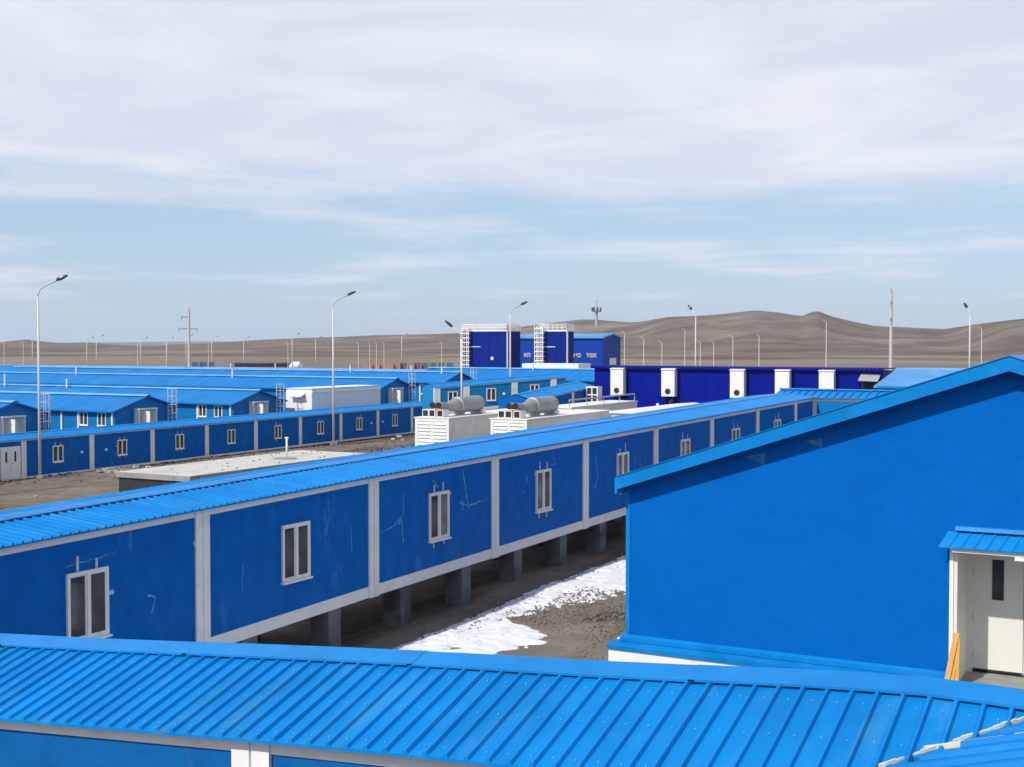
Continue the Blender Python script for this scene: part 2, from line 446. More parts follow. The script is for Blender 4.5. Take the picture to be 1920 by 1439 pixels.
def add_scars():
    # pale bare cuttings near the rocky knob on the right hand hill
    nt = M['hill'].node_tree; N = nt.nodes; L = nt.links; P = N['Principled BSDF']
    cur = P.inputs['Base Color'].links[0].from_socket
    tc = N.new('ShaderNodeTexCoord'); nz_ = N.new('ShaderNodeTexNoise'); nz_.inputs['Scale'].default_value = .03; L.new(tc.outputs['Object'], nz_.inputs[0])
    for (px, py, r, rad, col) in ((1541, 600, 2440, 24, (.40, .33, .25)), (1487, 606, 2430, 34, (.27, .20, .155)), (1592, 628, 2300, 30, (.31, .26, .21))):
        a = math.atan((px - 960) / 2400.0) - HEAD
        d = N.new('ShaderNodeVectorMath'); d.operation = 'DISTANCE'; L.new(tc.outputs['Object'], d.inputs[0]); d.inputs[1].default_value = (r * math.sin(a), r * math.cos(a), (645 - py) / 2400 * r)
        m1 = N.new('ShaderNodeMath'); m1.operation = 'MULTIPLY_ADD'; L.new(nz_.outputs[0], m1.inputs[0]); m1.inputs[1].default_value = rad * 2.4; m1.inputs[2].default_value = -rad * 1.2
        m2 = N.new('ShaderNodeMath'); m2.operation = 'ADD'; L.new(d.outputs['Value'], m2.inputs[0]); L.new(m1.outputs[0], m2.inputs[1])
        mr = N.new('ShaderNodeMapRange'); L.new(m2.outputs[0], mr.inputs[0]); mr.inputs[1].default_value = rad * 1.15; mr.inputs[2].default_value = rad * .5; mr.inputs[3].default_value = 0; mr.inputs[4].default_value = .85
        mx = N.new('ShaderNodeMix'); mx.data_type = 'RGBA'; L.new(mr.outputs[0], mx.inputs[0]); L.new(cur, mx.inputs[6]); mx.inputs[7].default_value = (*col, 1)
        cur = mx.outputs[2]
    L.new(cur, P.inputs['Base Color'])


add_scars()


# ------------------------------------------------------------------ windows
def window_mesh_parts(parent, w, h, at, glass='glass', tabs=0, axis='x', fm='white', seed=0, sill=True):
    """sliding window on a wall whose outside is local +X (axis x) or local -Y (axis y); at = centre of the outer wall face"""
    rd = random.Random(seed)
    t = 0.055

    def bx(mb, u0, u1, d0, d1, z0, z1):   # u along wall, d outwards
        if axis == 'x': mb.box(d0, d1, u0, u1, z0, z1)
        else: mb.box(u0, u1, -d1, -d0, z0, z1)
    f = MB()
    bx(f, -w / 2, w / 2, -.04, .05, h / 2 - t, h / 2); bx(f, -w / 2, w / 2, -.04, .05, -h / 2, -h / 2 + t)
    bx(f, -w / 2, -w / 2 + t, -.04, .05, -h / 2 + t, h / 2 - t); bx(f, w / 2 - t, w / 2, -.04, .05, -h / 2 + t, h / 2 - t)
    bx(f, -.03, .03, -.04, .055, -h / 2 + t, h / 2 - t)
    if sill: bx(f, -w / 2 - .03, w / 2 + .03, -.02, .10, -h / 2 - .04, -h / 2 - .002)
    fr = f.build('window', M[fm], parent, loc=at)
    for k, (a, b) in enumerate(((-w / 2 + t, -.03), (.03, w / 2 - t))):
        p = MB(); bx(p, a, b, -.02, .012 + .014 * k, -h / 2 + t, h / 2 - t)
        p.build('pane', M[glass if not isinstance(glass, tuple) else glass[k]], fr)
        s = MB()   # sash bars round each pane
        d0, d1 = .012 + .014 * k, .03 + .014 * k
        bx(s, a, a + .03, d0, d1, -h / 2 + t, h / 2 - t); bx(s, b - .03, b, d0, d1, -h / 2 + t, h / 2 - t)
        bx(s, a + .03, b - .03, d0, d1, h / 2 - t - .03, h / 2 - t); bx(s, a + .03, b - .03, d0, d1, -h / 2 + t, -h / 2 + t + .03)
        s.build('sash', M[fm], fr)
    if tabs:
        for k in range(tabs):
            tb = MB()
            u = (-.25 + .5 * (k % 2)) * w + rd.uniform(-.03, .03)
            if k < 2: bx(tb, u - .025, u + .025, .002, .02, h / 2 + .01, h / 2 + rd.uniform(.14, .30))
            elif k < 4: bx(tb, u - .025, u + .025, .002, .02, -h / 2 - rd.uniform(.14, .24), -h / 2 - .05)
            else:
                s = -1 if k % 2 else 1; zz = rd.choice((-.38, .42, .1)) * h
                a0 = s * (w / 2 + .01); a1 = s * (w / 2 + rd.uniform(.06, .16))
                bx(tb, min(a0, a1), max(a0, a1), .002, .02, zz - .04, zz + .04)
            tb.build('foam_strip', M['tape'], fr)
    return fr


# ------------------------------------------------------------------ raised corridors made of box modules
def rib_profile(p, h=0.036):
    return [(0, 0), (p - .058, 0), (p - .042, h), (p - .016, h), (p, 0)]


def roof_sheet(mb, y0, p, xs, zs, zf, h=0.036, jig=0.0, lip=0.03):
    """one ribbed sheet from ridge (xs[0], zs[0]) to eave (xs[1], zs[1]) starting at y0"""
    pr = rib_profile(p, h)
    n = len(pr); vs = []
    for e in (0, 1):
        for (u, hh) in pr:
            vs.append((xs[e], y0 + u, zs[e] + hh + zf(y0 + u) + jig * (u / p - .5)))
    for (u, hh) in pr: vs.append((xs[1] , y0 + u, zs[1] + min(hh, 0) - lip + zf(y0 + u)))
    fs = []
    for i in range(n - 1):
        fs.append((i, i + 1, n + i + 1, n + i)); fs.append((n + i, n + i + 1, 2 * n + i + 1, 2 * n + i))
    mb.add(vs, fs)


def ridge_cap(mb, y0, y1, half, drop, zr, zf, n=1):
    nn = max(1, int((y1 - y0) / .5))
    for s in (-1, 1):
      for q in range(nn):
        ya, yb = y0 + (y1 - y0) * q / nn, y0 + (y1 - y0) * (q + 1) / nn
        a0, a1 = zf(ya), zf(yb)
        mb.add([(0, ya, zr + a0), (s * half, ya, zr - drop + a0), (s * half, yb, zr - drop + a1), (0, yb, zr + a1),
                (s * half, ya, zr - drop - .022 + a0), (s * half, yb, zr - drop - .022 + a1)],
               [(0, 1, 2, 3), (1, 4, 5, 2)])


def corridor(o, L, zf, rise, posts, hw=1.5, eave=1.66, pitch=0.205, front_parts_to=0.0, both=True, wallm='wall', trim_h=(0.27, 2.77, 2.93),
             post_w=0.40, windows=(), back_wall=True, capw=0.24, win_z=1.58, win=(0.97, 1.25), yend=None, roof_from=0.0, trimm='trim', rib=0.036, skip_wall=()):
    """local frame: +X is the side seen, Y runs along, zf(y) is the underside of the floor frame"""
    tb, wt, tt = trim_h
    edges = [0.0] + [p for p in posts if 0 < p < L] + [L]
    seg = sorted(set(edges))
    # floor frame and top rail per module
    for i in range(len(seg) - 1):
        a, b = seg[i], seg[i + 1]
        if b - a < .3: continue
        pa = post_w / 2 if a in posts else 0; pb = post_w / 2 if b in posts else 0
        MB().beam_y(hw - .05, hw + .02, a + pa, b - pb, zf, 0, tb).build('floor_beam', M[trimm], o)
        MB().beam_y(hw - .05, hw + .02, a + pa, b - pb, zf, wt, tt).build('top_rail', M[trimm], o)
        if i not in skip_wall:
            w = MB(); w.beam_y(hw - .12, hw, a + pa, b - pb, zf, tb, wt)
            w.build('wall_panel', M[wallm], o)
        if back_wall:
            MB().beam_y(-hw, -hw + .1, a, b, zf, 0, tt).build('back_panel', M[wallm], o)
    fl = MB()
    for i in range(len(seg) - 1): fl.beam_y(-hw + .1, hw - .12, seg[i], seg[i + 1], zf, .02, .22)
    fl.build('floor', M['grey'], o)
    for p in posts:
        if not -.01 <= p <= L + .01: continue
        q = MB(); g = .014; z0, z1 = zf(p) - .012, zf(p) + tt - .004
        q.box(hw - .1, hw + .045, p - post_w / 2, p - g, z0, z1); q.box(hw - .1, hw + .045, p + g, p + post_w / 2, z0, z1)
        q.box(hw - .1, hw + .02, p - g, p + g, z0, z1)
        q.build('corner_post', M[trimm], o)
    # end walls with gables
    for yy, s in ((0.0, -1), (L, 1)):
        z = zf(yy)
        MB().prism([(-hw, z), (hw - .12, z), (hw - .12, z + tt), (0, z + tt + rise * .9), (-hw, z + tt)], 'y', yy - (0 if s < 0 else .08), yy + (.08 if s < 0 else 0)).build('end_wall', M[wallm], o)
    # roof sheets
    zt = tt + .012
    y = roof_from; joined = MB(); back = MB()
    rd = random.Random(int(L * 10))
    while y < L - pitch * .5:
        xe = eave if yend is None else yend(y + pitch / 2)
        ze = zt + rise * (1 - xe / eave)
        j = rd.uniform(-.006, .006)
        if xe > .1:
            if y < front_parts_to:
                mb = MB(); roof_sheet(mb, y, pitch, (0, xe), (zt + rise, ze), zf, rib, j); mb.build('roof_panel', M['roof'], o)
            else: roof_sheet(joined, y, pitch, (0, xe), (zt + rise, ze), zf, rib, j)
        roof_sheet(back, y, pitch, (0, -eave), (zt + rise, zt), zf, rib, 0)
        y += pitch
    if joined.v: setp(joined.build('roof_sheeting', M['roof'], o), kind='stuff')
    setp(back.build('back_sheeting', M['roof'], o), kind='stuff')
    y = roof_from - .05
    while y < L:
        y1 = min(y + 3.0, L + .05)
        c = MB(); ridge_cap(c, y, y1 + (.06 if y1 < L else 0), capw, rise * capw / eave - .006, zt + rise + rib + .008 + .004 * ((int(y * 3)) % 2), zf); c.build('ridge_cap', M['cap'], o)
        y = y1
    for (yc, gl, tabs) in windows:
        window_mesh_parts(o, win[0], win[1], (hw, yc, zf(yc) + win_z), gl, tabs, 'x', 'white', seed=int(yc * 10))


# ---- corridor 1: the long raised passage in the middle of the picture (front face X=-17.71, floor at -6.12)
c1o = (-19.21, 1.5, -6.12)
c1z = lambda y: (0.0115 * (y + 1.5 - 25.5) if y + 1.5 > 25.5 else 0.018 * (y + 1.5 - 25.5))
o = root('raised_corridor', 'long raised blue corridor with white framed windows crossing the middle on dark concrete pillars', 'corridor', c1o)
c1posts = [7.5 - 1.5 + 6 * k for k in range(10)]
G, GW, GP = 'glass', 'glass_warm', 'glass_pale'
corridor(o, 63.2, c1z, 0.16, c1posts, front_parts_to=27.0, roof_from=5.5,
         windows=[(16.5 - 1.5, G, 5), (22.5 - 1.5, G, 0), (28.5 - 1.5, (G, GP), 5), (34.5 - 1.5, (GP, GW), 6), (40.5 - 1.5, GP, 3), (46.5 - 1.5, (GP, GW), 4), (52.5 - 1.5, G, 6), (58.5 - 1.5, G, 6)])
# pillars stand under it, at the posts and between them
pm = {}
for k in range(20):
    yy = 4.5 + 3 * k + 1.5 - 1.5
    for s in (1, -1):
        yw = yy + 1.5; xw = c1o[0] + s * 1.2
        top = c1z(yy); bot = ground_h(xw, yw) - .35 - c1o[2]
        p = MB().box(s * 1.2 - .26, s * 1.2 + .26, yy - .24, yy + .24, bot, top - .02)
        p.box(s * 1.2 - .17, s * 1.2 + .17, yy - .15, yy + .15, top - .03, top + .01)
        p.build('pillar', M['pillar'], o)
sk = MB()
for s in (1, -1): sk.beam_y(s * .9 - .07, s * .9 + .07, 1, 62, c1z, -.14, -.005)
sk.build('bearer', M['dark'], o)
pp = MB().tube([(-.35, y, c1z(y) - .32 + .05 * math.sin(y * 1.7)) for y in range(2, 62, 2)], .11, 8)
pp.build('service_pipe', M['black'], o, smooth=True)
def scratch(pts, w0):
    mb = MB()
    for (ya, za), (yb, zb_) in zip(pts[:-1], pts[1:]):
        n = max(2, int(math.hypot(yb - ya, zb_ - za) / .12)); px_, pz_ = ya, za; wp = w0 * random.uniform(.3, 1)
        for q in range(1, n + 1):
            t = q / n; cy = ya + (yb - ya) * t + random.uniform(-.02, .02); cz_ = za + (zb_ - za) * t + random.uniform(-.02, .02); wn = w0 * random.uniform(.15, 1)
            dy, dz = cy - px_, cz_ - pz_; l = math.hypot(dy, dz) or 1; ny, nz_ = -dz / l, dy / l
            mb.add([(1.504, px_ - ny * wp, pz_ - nz_ * wp), (1.504, px_ + ny * wp, pz_ + nz_ * wp), (1.504, cy + ny * wn, cz_ + nz_ * wn), (1.504, cy - ny * wn, cz_ - nz_ * wn)], [(0, 1, 2, 3)])
            px_, pz_, wp = cy, cz_, wn
    mb.build('scratch', M['tape_thin'], o)


for pts, w_ in (([(25.8, -4.62), (26.43, -4.5), (26.85, -4.25), (26.84, -3.75)], .022), ([(26.6, -4.5), (26.75, -4.4), (26.83, -5.0)], .03), ([(29.72, -3.4), (30.02, -4.3), (30.05, -4.52)], .03), ([(29.55, -4.28), (30.1, -4.42), (31.25, -4.33)], .028),
               ([(29.72, -4.25), (29.78, -4.5)], .04), ([(38.3, -3.7), (38.5, -4.45), (38.25, -4.75)], .04), ([(18.0, -4.8), (18.22, -4.88), (18.12, -5.15)], .022), ([(20.73, -4.6), (20.72, -5.3)], .010), ([(28.2, -3.55), (28.5, -3.78)], .02),
               ([(34.6, -3.75), (35.4, -3.72)], .02), ([(33.4, -3.9), (33.5, -4.1)], .03), ([(24.6, -4.3), (24.62, -4.9)], .012), ([(33.2, -4.35), (33.3, -4.42)], .05), ([(41.6, -4.0), (41.63, -4.6)], .014), ([(16.0, -3.95), (17.2, -3.86)], .012)):
    scratch([(y - c1o[1], z - c1o[2]) for y, z in pts], w_)
lb = MB()
for (yy, zz, a) in ((9.2, 2.05, 0),):
    lb.add([(1.505, yy + 8.55, 2.30 + c1z(17)), (1.515, yy + 8.66, 2.30 + c1z(17)), (1.515, yy + 8.83, 1.86 + c1z(17)), (1.505, yy + 8.74, 1.86 + c1z(17))], [(0, 1, 2, 3)])
lb.build('torn_tape', M['tape'], o)

# ---- corridor 2: the far parallel passage along the left
c2o = (-71.9, 42.1, -9.17)
c2z = lambda y: 0.0033 * max(y - 18, 0)
o = root('far_corridor', 'long low navy walled corridor with grey posts running behind the concrete slab on the left', 'corridor', c2o)
c2posts = [6.05 + 6.01 * k for k in range(13)]
corridor(o, 84.2, c2z, 0.30, c2posts, front_parts_to=0, trim_h=(0.16, 2.60, 2.70), post_w=0.42, win_z=1.50, win=(0.93, 1.15), capw=.2, pitch=.3,
         windows=[(21.0 + 6.01 * k, G if k != 8 else GW, (4, 6, 6, 0, 3, 4, 2, 2, 0)[k % 9]) for k in range(10)])
d = MB().box(1.5, 1.56, 16.15, 16.95, .12, 2.28); dd = d.build('door', M['white'], o)
MB().box(1.56, 1.575, 16.52, 16.66, 1.25, 1.95).build('door_window', M['black'], dd)
d = MB().box(1.5, 1.56, 16.97, 17.77, .12, 2.28); dd = d.build('door', M['white'], o)
MB().box(1.56, 1.575, 17.26, 17.40, 1.25, 1.95).build('door_window', M['black'], dd)
MB().tube([(1.57, 17.02, 1.15), (1.62, 17.02, 1.15), (1.62, 17.12, 1.15)], .018, 6).build('handle', M['grey'], dd)
for yy in (23.1, 25.4, 59.0, 60.9):
    MB().tube([(1.5, yy, 1.45 + c2z(yy)), (1.62, yy, 1.45 + c2z(yy))], .10, 10).build('vent_hood', M['white'], o)

# ---- foreground corridor: ribbed roof across the bottom of the picture, runs along X, seen side faces -Y
fgx0, fgy = -16.0, 11.0
fg_tab = [(-16.6, -3.89), (-13.34, -3.64), (-11.48, -3.50), (-9.67, -3.35), (-8.05, -3.215), (-6.35, -3.085), (-5.06, -3.0), (-3.84, -2.905), (-3.11, -2.845), (-2.2, -2.785), (-1.88, -2.775), (-1.39, -2.785), (2.0, -2.87)]
fgr = lerp_table([(a - fgx0, b) for a, b in fg_tab])
FGH = 2.93 + .012 + .48 + .052
fg0 = fgr(8) - FGH
fgz = lambda y: fgr(y) - FGH - fg0
o = root('foreground_corridor', 'nearest blue corridor across the bottom edge, its ribbed roof sloping towards the viewer', 'corridor', (fgx0, fgy, fg0), -PI / 2)


def fg_eave(y):   # the roof is cut along a valley where the side passage joins
    x = y + fgx0
    return max(0.0, min(1.66, abs(-0.75 - x)))


corridor(o, 17.8, fgz, 0.48, [2.0, 8.0, 14.0], front_parts_to=18, pitch=0.21, wallm='wall_dull', post_w=0.46, yend=fg_eave, capw=.27, rib=.035)
sc = MB()
for k in range(84):
    yk = k * .21 + .10
    if yk > 17.6: break
    for xx in (.42, .95, 1.52):
        if xx > fg_eave(yk) - .05: continue
        zz = 2.942 + .48 * (1 - xx / 1.66) + .004 + fgz(yk); jj = random.uniform(-.012, .012)
        sc.box(xx + jj - .006, xx + jj + .006, yk - .006, yk + .006, zz - .002, zz + .007)
setp(sc.build('roof_screws', M['cap_far'], o), kind='stuff')
# ground supports
for yy in (1.0, 4.0, 7.0, 10.0, 13.0):
    for s in (1, -1):
        g = ground_h(fgx0 + yy, fgy - s * 1.2) - .3 - fg0
        MB().box(s * 1.2 - .22, s * 1.2 + .22, yy - .22, yy + .22, g, fgz(yy) - .02).build('pillar', M['pillar'], o)
# marker scrawl on the wall right of the post
text_mesh('scrawl', 'ИIЖAYZEEK', .15, M['ink'], o, (1.506, 8.36, fgz(8.4) + 2.52), (PI / 2, 0, PI / 2), .3, .002)

# ---- side passage joining from the viewer's side; only the corner of its roof shows
o = root('side_corridor', 'blue corridor roof corner with exposed cream foam edge in the bottom right', 'corridor', (-0.75, 11.0, -2.85), PI)
sp = 0.245; n = 0
cr = lambda y: 0.055
sheets = MB()
# local frame is turned half round: local +X looks to world -X, local +Y runs towards the viewer
y = 0.0
while y < 14:
    xe = min(1.72, max(0.05, y + .12))
    mb = MB(); roof_sheet(mb, y, sp, (0, xe), (.0, -.48 * xe / 1.66), cr, .036, 0, .012); mb.build('roof_panel', M['roof'], o)
    mb2 = sheets; roof_sheet(mb2, y, sp, (0, -1.7), (0, -.48), cr, .036, 0, .03)
    y += sp
setp(sheets.build('back_sheeting', M['roof'], o), kind='stuff')
fe = MB(); rd = random.Random(3)
pts = []
for k in range(34):
    t = k / 33 * 1.68
    wob = .012 * math.sin(t * 25.6) + rd.uniform(-.004, .004)
    pts.append((t + .02, t - .135 + wob, -.48 * t / 1.66))
for k in range(33):
    (xa, ya, za), (xb, yb, zb) = pts[k], pts[k + 1]
    h0, h1 = -.012, .066 + .008 * math.sin(k * 1.3)
    fe.hexa([(xa, ya, za + h0), (xb, yb, zb + h0), (xb, yb + .045, zb + h0), (xa, ya + .045, za + h0), (xa, ya, za + h1), (xb, yb, zb + h1), (xb, yb + .045, zb + h1), (xa, ya + .045, za + h1)])
fe.build('foam_edge', M['foam'], o)
f2 = MB()
f2.hexa([(.55, .905, -.13), (1.22, .90, -.325), (1.22, .93, -.325), (.55, .935, -.13), (.55, .905, -.075), (1.22, .90, -.27), (1.22, .93, -.27), (.55, .935, -.075)])
f2.hexa([(.05, .91, .015), (.48, .905, -.11), (.48, .935, -.11), (.05, .94, .015), (.05, .91, .075), (.48, .905, -.052), (.48, .935, -.052), (.05, .94, .075)])
f2.build('foam_edge', M['foam'], o)
w = MB().box(-1.5, -1.4, 1.7, 14, -3.5, -.5).box(1.4, 1.5, 1.7, 14, -3.5, -.5); w.build('side_wall', M['wall_dull'], o)
c = MB(); ridge_cap(c, .2, 14, .25, .05, .10, lambda y: 0.0); c.build('ridge_cap', M['cap'], o)

# ------------------------------------------------------------------ gabled hall on the right
hx0, hx1, hy0, hy1 = -10.09, 4.15, 23.3, 56.0
rx = -2.95
o = root('gabled_hall', 'large bright blue gable ended hall with a cream double door on the right', 'building', (rx, hy0, -6.9))
lx0, lx1 = hx0 - rx, hx1 - rx
zb, ze, zr = 1.10, 4.13, 6.50          # wall foot, eave and ridge above the plinth foot
dx0, dx1, dzt, dzb = -3.86 - rx, -1.80 - rx, 3.36, 0.92
rec = 1.15
DEP = .14
k = (zr - ze) / (0 - lx0)
gw = MB()
zat = lambda x: zr - abs(x) * k
def wall_poly(mb, pts):
    n = len(pts); vs = [(x, 0, z) for x, z in pts] + [(x, DEP, z) for x, z in pts]
    mb.add(vs, [tuple(range(n)), tuple(reversed(range(n, 2 * n)))] + [(i, (i + 1) % n, n + (i + 1) % n, n + i) for i in range(n)])
wall_poly(gw, [(lx0, zb), (dx0, zb), (dx0, zat(dx0)), (lx0, zat(lx0))])
wall_poly(gw, [(dx0, dzt), (dx1, dzt), (dx1, zat(dx1)), (0, zr), (dx0, zat(dx0))])
wall_poly(gw, [(dx1, zb), (lx1, zb), (lx1, zat(lx1)), (dx1, zat(dx1))])
gw.build('gable_wall', M['gable'], o)
LH = hy1 - hy0
MB().box(lx0, lx0 + .14, DEP, LH, zb, ze).build('side_wall', M['gable'], o)
MB().box(lx1 - .14, lx1, DEP, LH, zb, ze).build('side_wall', M['gable'], o)
rw = MB().prism([(lx0, zb), (lx1, zb), (lx1, ze), (0, zr), (lx0, ze)], 'y', LH, LH + .14); rw.build('rear_wall', M['gable'], o)
MB().box(lx0 - .012, lx0 + .075, -.014, .075, zb + .01, ze - .05).build('corner_trim', M['roof'], o)
# roof: two slopes, the boards along the gable (rake), ridge cap
ov = .34
ksl = k * 1.0
for s, xe in ((-1, lx0 - .06), (1, lx1 + .06)):
    r = MB(); p = .33; y = -ov + .02
    zo = .13
    while y < LH + .2:
        pr = rib_profile(p, .035); n = len(pr)
        vs = [(0, y + u, zr + zo + h) for u, h in pr] + [(xe, y + u, zr + zo - abs(xe) * ksl + h) for u, h in pr]
        r.add(vs, [(i, i + 1, n + i + 1, n + i) for i in range(n - 1)]); y += p
    setp(r.build('roof_sheeting', M['roof'], o), kind='stuff')
    a = MB()
    zt0, zt1 = zr + zo + .06, zr + zo + .06 - abs(xe) * ksl
    a.hexa([(0, -ov, zt0 - .25), (xe, -ov, zt1 - .25), (xe, -ov + .03, zt1 - .25), (0, -ov + .03, zt0 - .25), (0, -ov, zt0), (xe, -ov, zt1), (xe, -ov + .03, zt1), (0, -ov + .03, zt0)])
    a.build('rake_board', M['roof'], o)
    b = MB()   # soffit
    b.hexa([(0, -ov + .03, zt0 - .25), (xe, -ov + .03, zt1 - .25), (xe, 0, zt1 - .25), (0, 0, zt0 - .25), (0, -ov + .03, zt0 - .22), (xe, -ov + .03, zt1 - .22), (xe, 0, zt1 - .22), (0, 0, zt0 - .22)])
    b.build('soffit', M['gable'], o)
    e = MB()
    xo = xe
    e.box(min(xo, xo + s * .05), max(xo, xo + s * .05), -ov, LH + .2, zt1 - .34, zt1 - .02); e.build('eave_board', M['roof'], o)
    # thin top flashing of the rake
    t = MB(); t.hexa([(0, -ov - .02, zt0 + .002), (xe, -ov - .02, zt1 + .002), (xe, -ov + .22, zt1 + .002), (0, -ov + .22, zt0 + .002), (0, -ov - .02, zt0 + .016), (xe, -ov - .02, zt1 + .016), (xe, -ov + .22, zt1 + .016), (0, -ov + .22, zt0 + .016)])
    t.build('rake_flashing', M['cap'], o)
c = MB(); ridge_cap(c, -ov + .22, LH + .2, .28, .28 * ksl, zr + .20, lambda y: 0); c.build('ridge_cap', M['cap'], o)
# stepped drip flashing and white plinth
for (a, b) in ((lx0, dx0 - .02), (dx1 + .02, lx1)):
    xl = a - (.10 if a == lx0 else 0)
    xl2 = a - (.29 if a == lx0 else 0)
    f = MB().prism([(0, zb + .03), (-.10, zb - .01), (-.10, zb - .09), (0, zb - .09)], 'x', xl, b); f.build('drip_flashing', M['roof'], o)
    f = MB().prism([(.02, zb - .092), (-.12, zb - .10), (-.30, zb - .15), (-.30, zb - .235), (.02, zb - .235)], 'x', xl2, b); f.build('drip_flashing', M['roof'], o)
    MB().box(xl2 + .025, b, -.275, DEP, -.4, zb - .238).build('plinth', M['white'], o)
MB().box(lx0 - .265, lx0, DEP, LH, -.4, zb - .1).build('plinth', M['white'], o)
# recessed entrance
MB().box(dx0 - .0, dx0 + .06, -.03, rec, dzb, dzt).build('jamb', M['cream'], o)
MB().box(dx0 - .07, dx0 - .003, -.05, -.004, zb - .12, dzt + .02).build('door_trim', M['white'], o)
MB().box(dx1 - .06, dx1, -.03, rec, dzb, dzt).build('jamb', M['cream'], o)
MB().box(dx0 + .06, dx1 - .06, .0, rec, dzt - .05, dzt - .003).build('lintel_panel', M['cream'], o)
MB().box(dx0 - .1, dx1 + .1, -1.9, rec + .1, dzb - .14, dzb - .002).build('landing', M['concrete'], o)
MB().box(dx0 + .06, dx0 + .15, rec - .1, rec, dzb, dzt - .055).build('door_frame', M['cream'], o)
lw = .86
for q in range(2):
    a = dx0 + .15 + q * (lw + .012)
    lf = MB().box(a, a + lw, rec - .05, rec, dzb + .03, dzt - .12); lf = lf.build('door', M['cream'], o)
    if q == 0: wa, wb = a + .33, a + .53
    else: wa, wb = a + .33, a + .53
    MB().box(wa, wb, rec - .062, rec - .052, dzt - 1.09, dzt - .36).build('door_window', M['glass'], lf)
    MB().box(a + .01, a + lw - .01, rec - .06, rec - .051, dzb + .03, dzb + .07).build('kick_strip', M['black'], lf)
    if q == 1: MB().tube([(a + .06, rec - .05, dzb + 1.0), (a + .06, rec - .12, dzb + 1.0), (a + .20, rec - .12, dzb + 1.0)], .016, 8).build('handle', M['grey'], lf)
    if q == 0:
        for hz in (.25, .95, 1.75): MB().tube([(a - .01, rec - .06, dzb + hz), (a - .01, rec - .06, dzb + hz + .13)], .018, 6).build('hinge', M['grey'], lf)
    MB().box(a + .28, a + .60, rec - .07, rec - .052, dzt - .20, dzt - .155).build('door_closer', M['dark'], lf)
# canopy over the door
cz0, cz1, cy0, cy1 = 3.62, 3.38, -.03, -.30
p = .205; x = dx0 - .10; n = 0
while x < dx1 + .2:
    pr = rib_profile(p, .03); q = len(pr); sk = -.12
    vs = [(x + u, cy0, cz0 + h) for u, h in pr] + [(x + u + sk, cy1, cz1 + h) for u, h in pr] + [(x + u + sk, cy1, cz1 - .02) for u, h in pr]
    m_ = MB().add(vs, [(i, i + 1, q + i + 1, q + i) for i in range(q - 1)] + [(q + i, q + i + 1, 2 * q + i + 1, 2 * q + i) for i in range(q - 1)])
    m_.build('canopy_panel', M['roof'], o); x += p
MB().prism([(.0, cz0 + .10), (-.06, cz0 + .095), (-.10, cz0 + .03), (-.08, cz0 + .03), (.0, cz0 + .05)], 'x', dx0 + .02, dx1 + .25).build('canopy_flashing', M['cap'], o)
MB().box(dx0, dx1 + .1, cy1 + .06, cy0, cz1 - .09, cz1 - .03).build('canopy_frame', M['trim'], o)
MB().box(dx0 + 1.02, dx0 + 1.20, -.25, -.08, cz1 - .16, cz1 - .095).build('porch_light', M['white'], o)
# two flat triangles high on the gable, a paler blue than the wall
scm = mat('pale_blue_patch', (0.02, 0.165, 0.46), .7, .35, 5)
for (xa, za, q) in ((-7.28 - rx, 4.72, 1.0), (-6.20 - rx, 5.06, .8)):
    MB().add([(xa - .40 * q, -.004, za + .05), (xa, -.004, za - .10 * q), (xa, -.004, za + .14 * q)], [(0, 1, 2)]).build('pale_triangle', scm, o)

# timber leaning beside the door
for i, (xa, xb, ya, wd) in enumerate(((-3.925, -3.80, 23.14, .045), (-3.86, -3.775, 23.17, .04), (-3.79, -3.79, 23.19, .05))):
    a = (xa, ya - .05, -5.86); hh = (.80, .62, .74)[i]
    b = (xb, 23.275, -5.86 + hh)
    r = root('timber_plank', ('longest yellow timber plank leaning outermost against the blue wall by the door', 'short yellow timber plank leaning between two others by the door', 'upright yellow timber plank nearest the white door trim')[i], 'plank', a, group='timber planks by the hall door')
    dv = Vector(b) - Vector(a)
    q = MB(); t = .018
    q.hexa([(-wd, -t, 0), (wd, -t, 0), (wd, t, 0), (-wd, t, 0), (dv.x - wd, dv.y - t, dv.z), (dv.x + wd, dv.y - t, dv.z), (dv.x + wd, dv.y + t, dv.z), (dv.x - wd, dv.y + t, dv.z)])
    q.build('board', M['wood'], r)


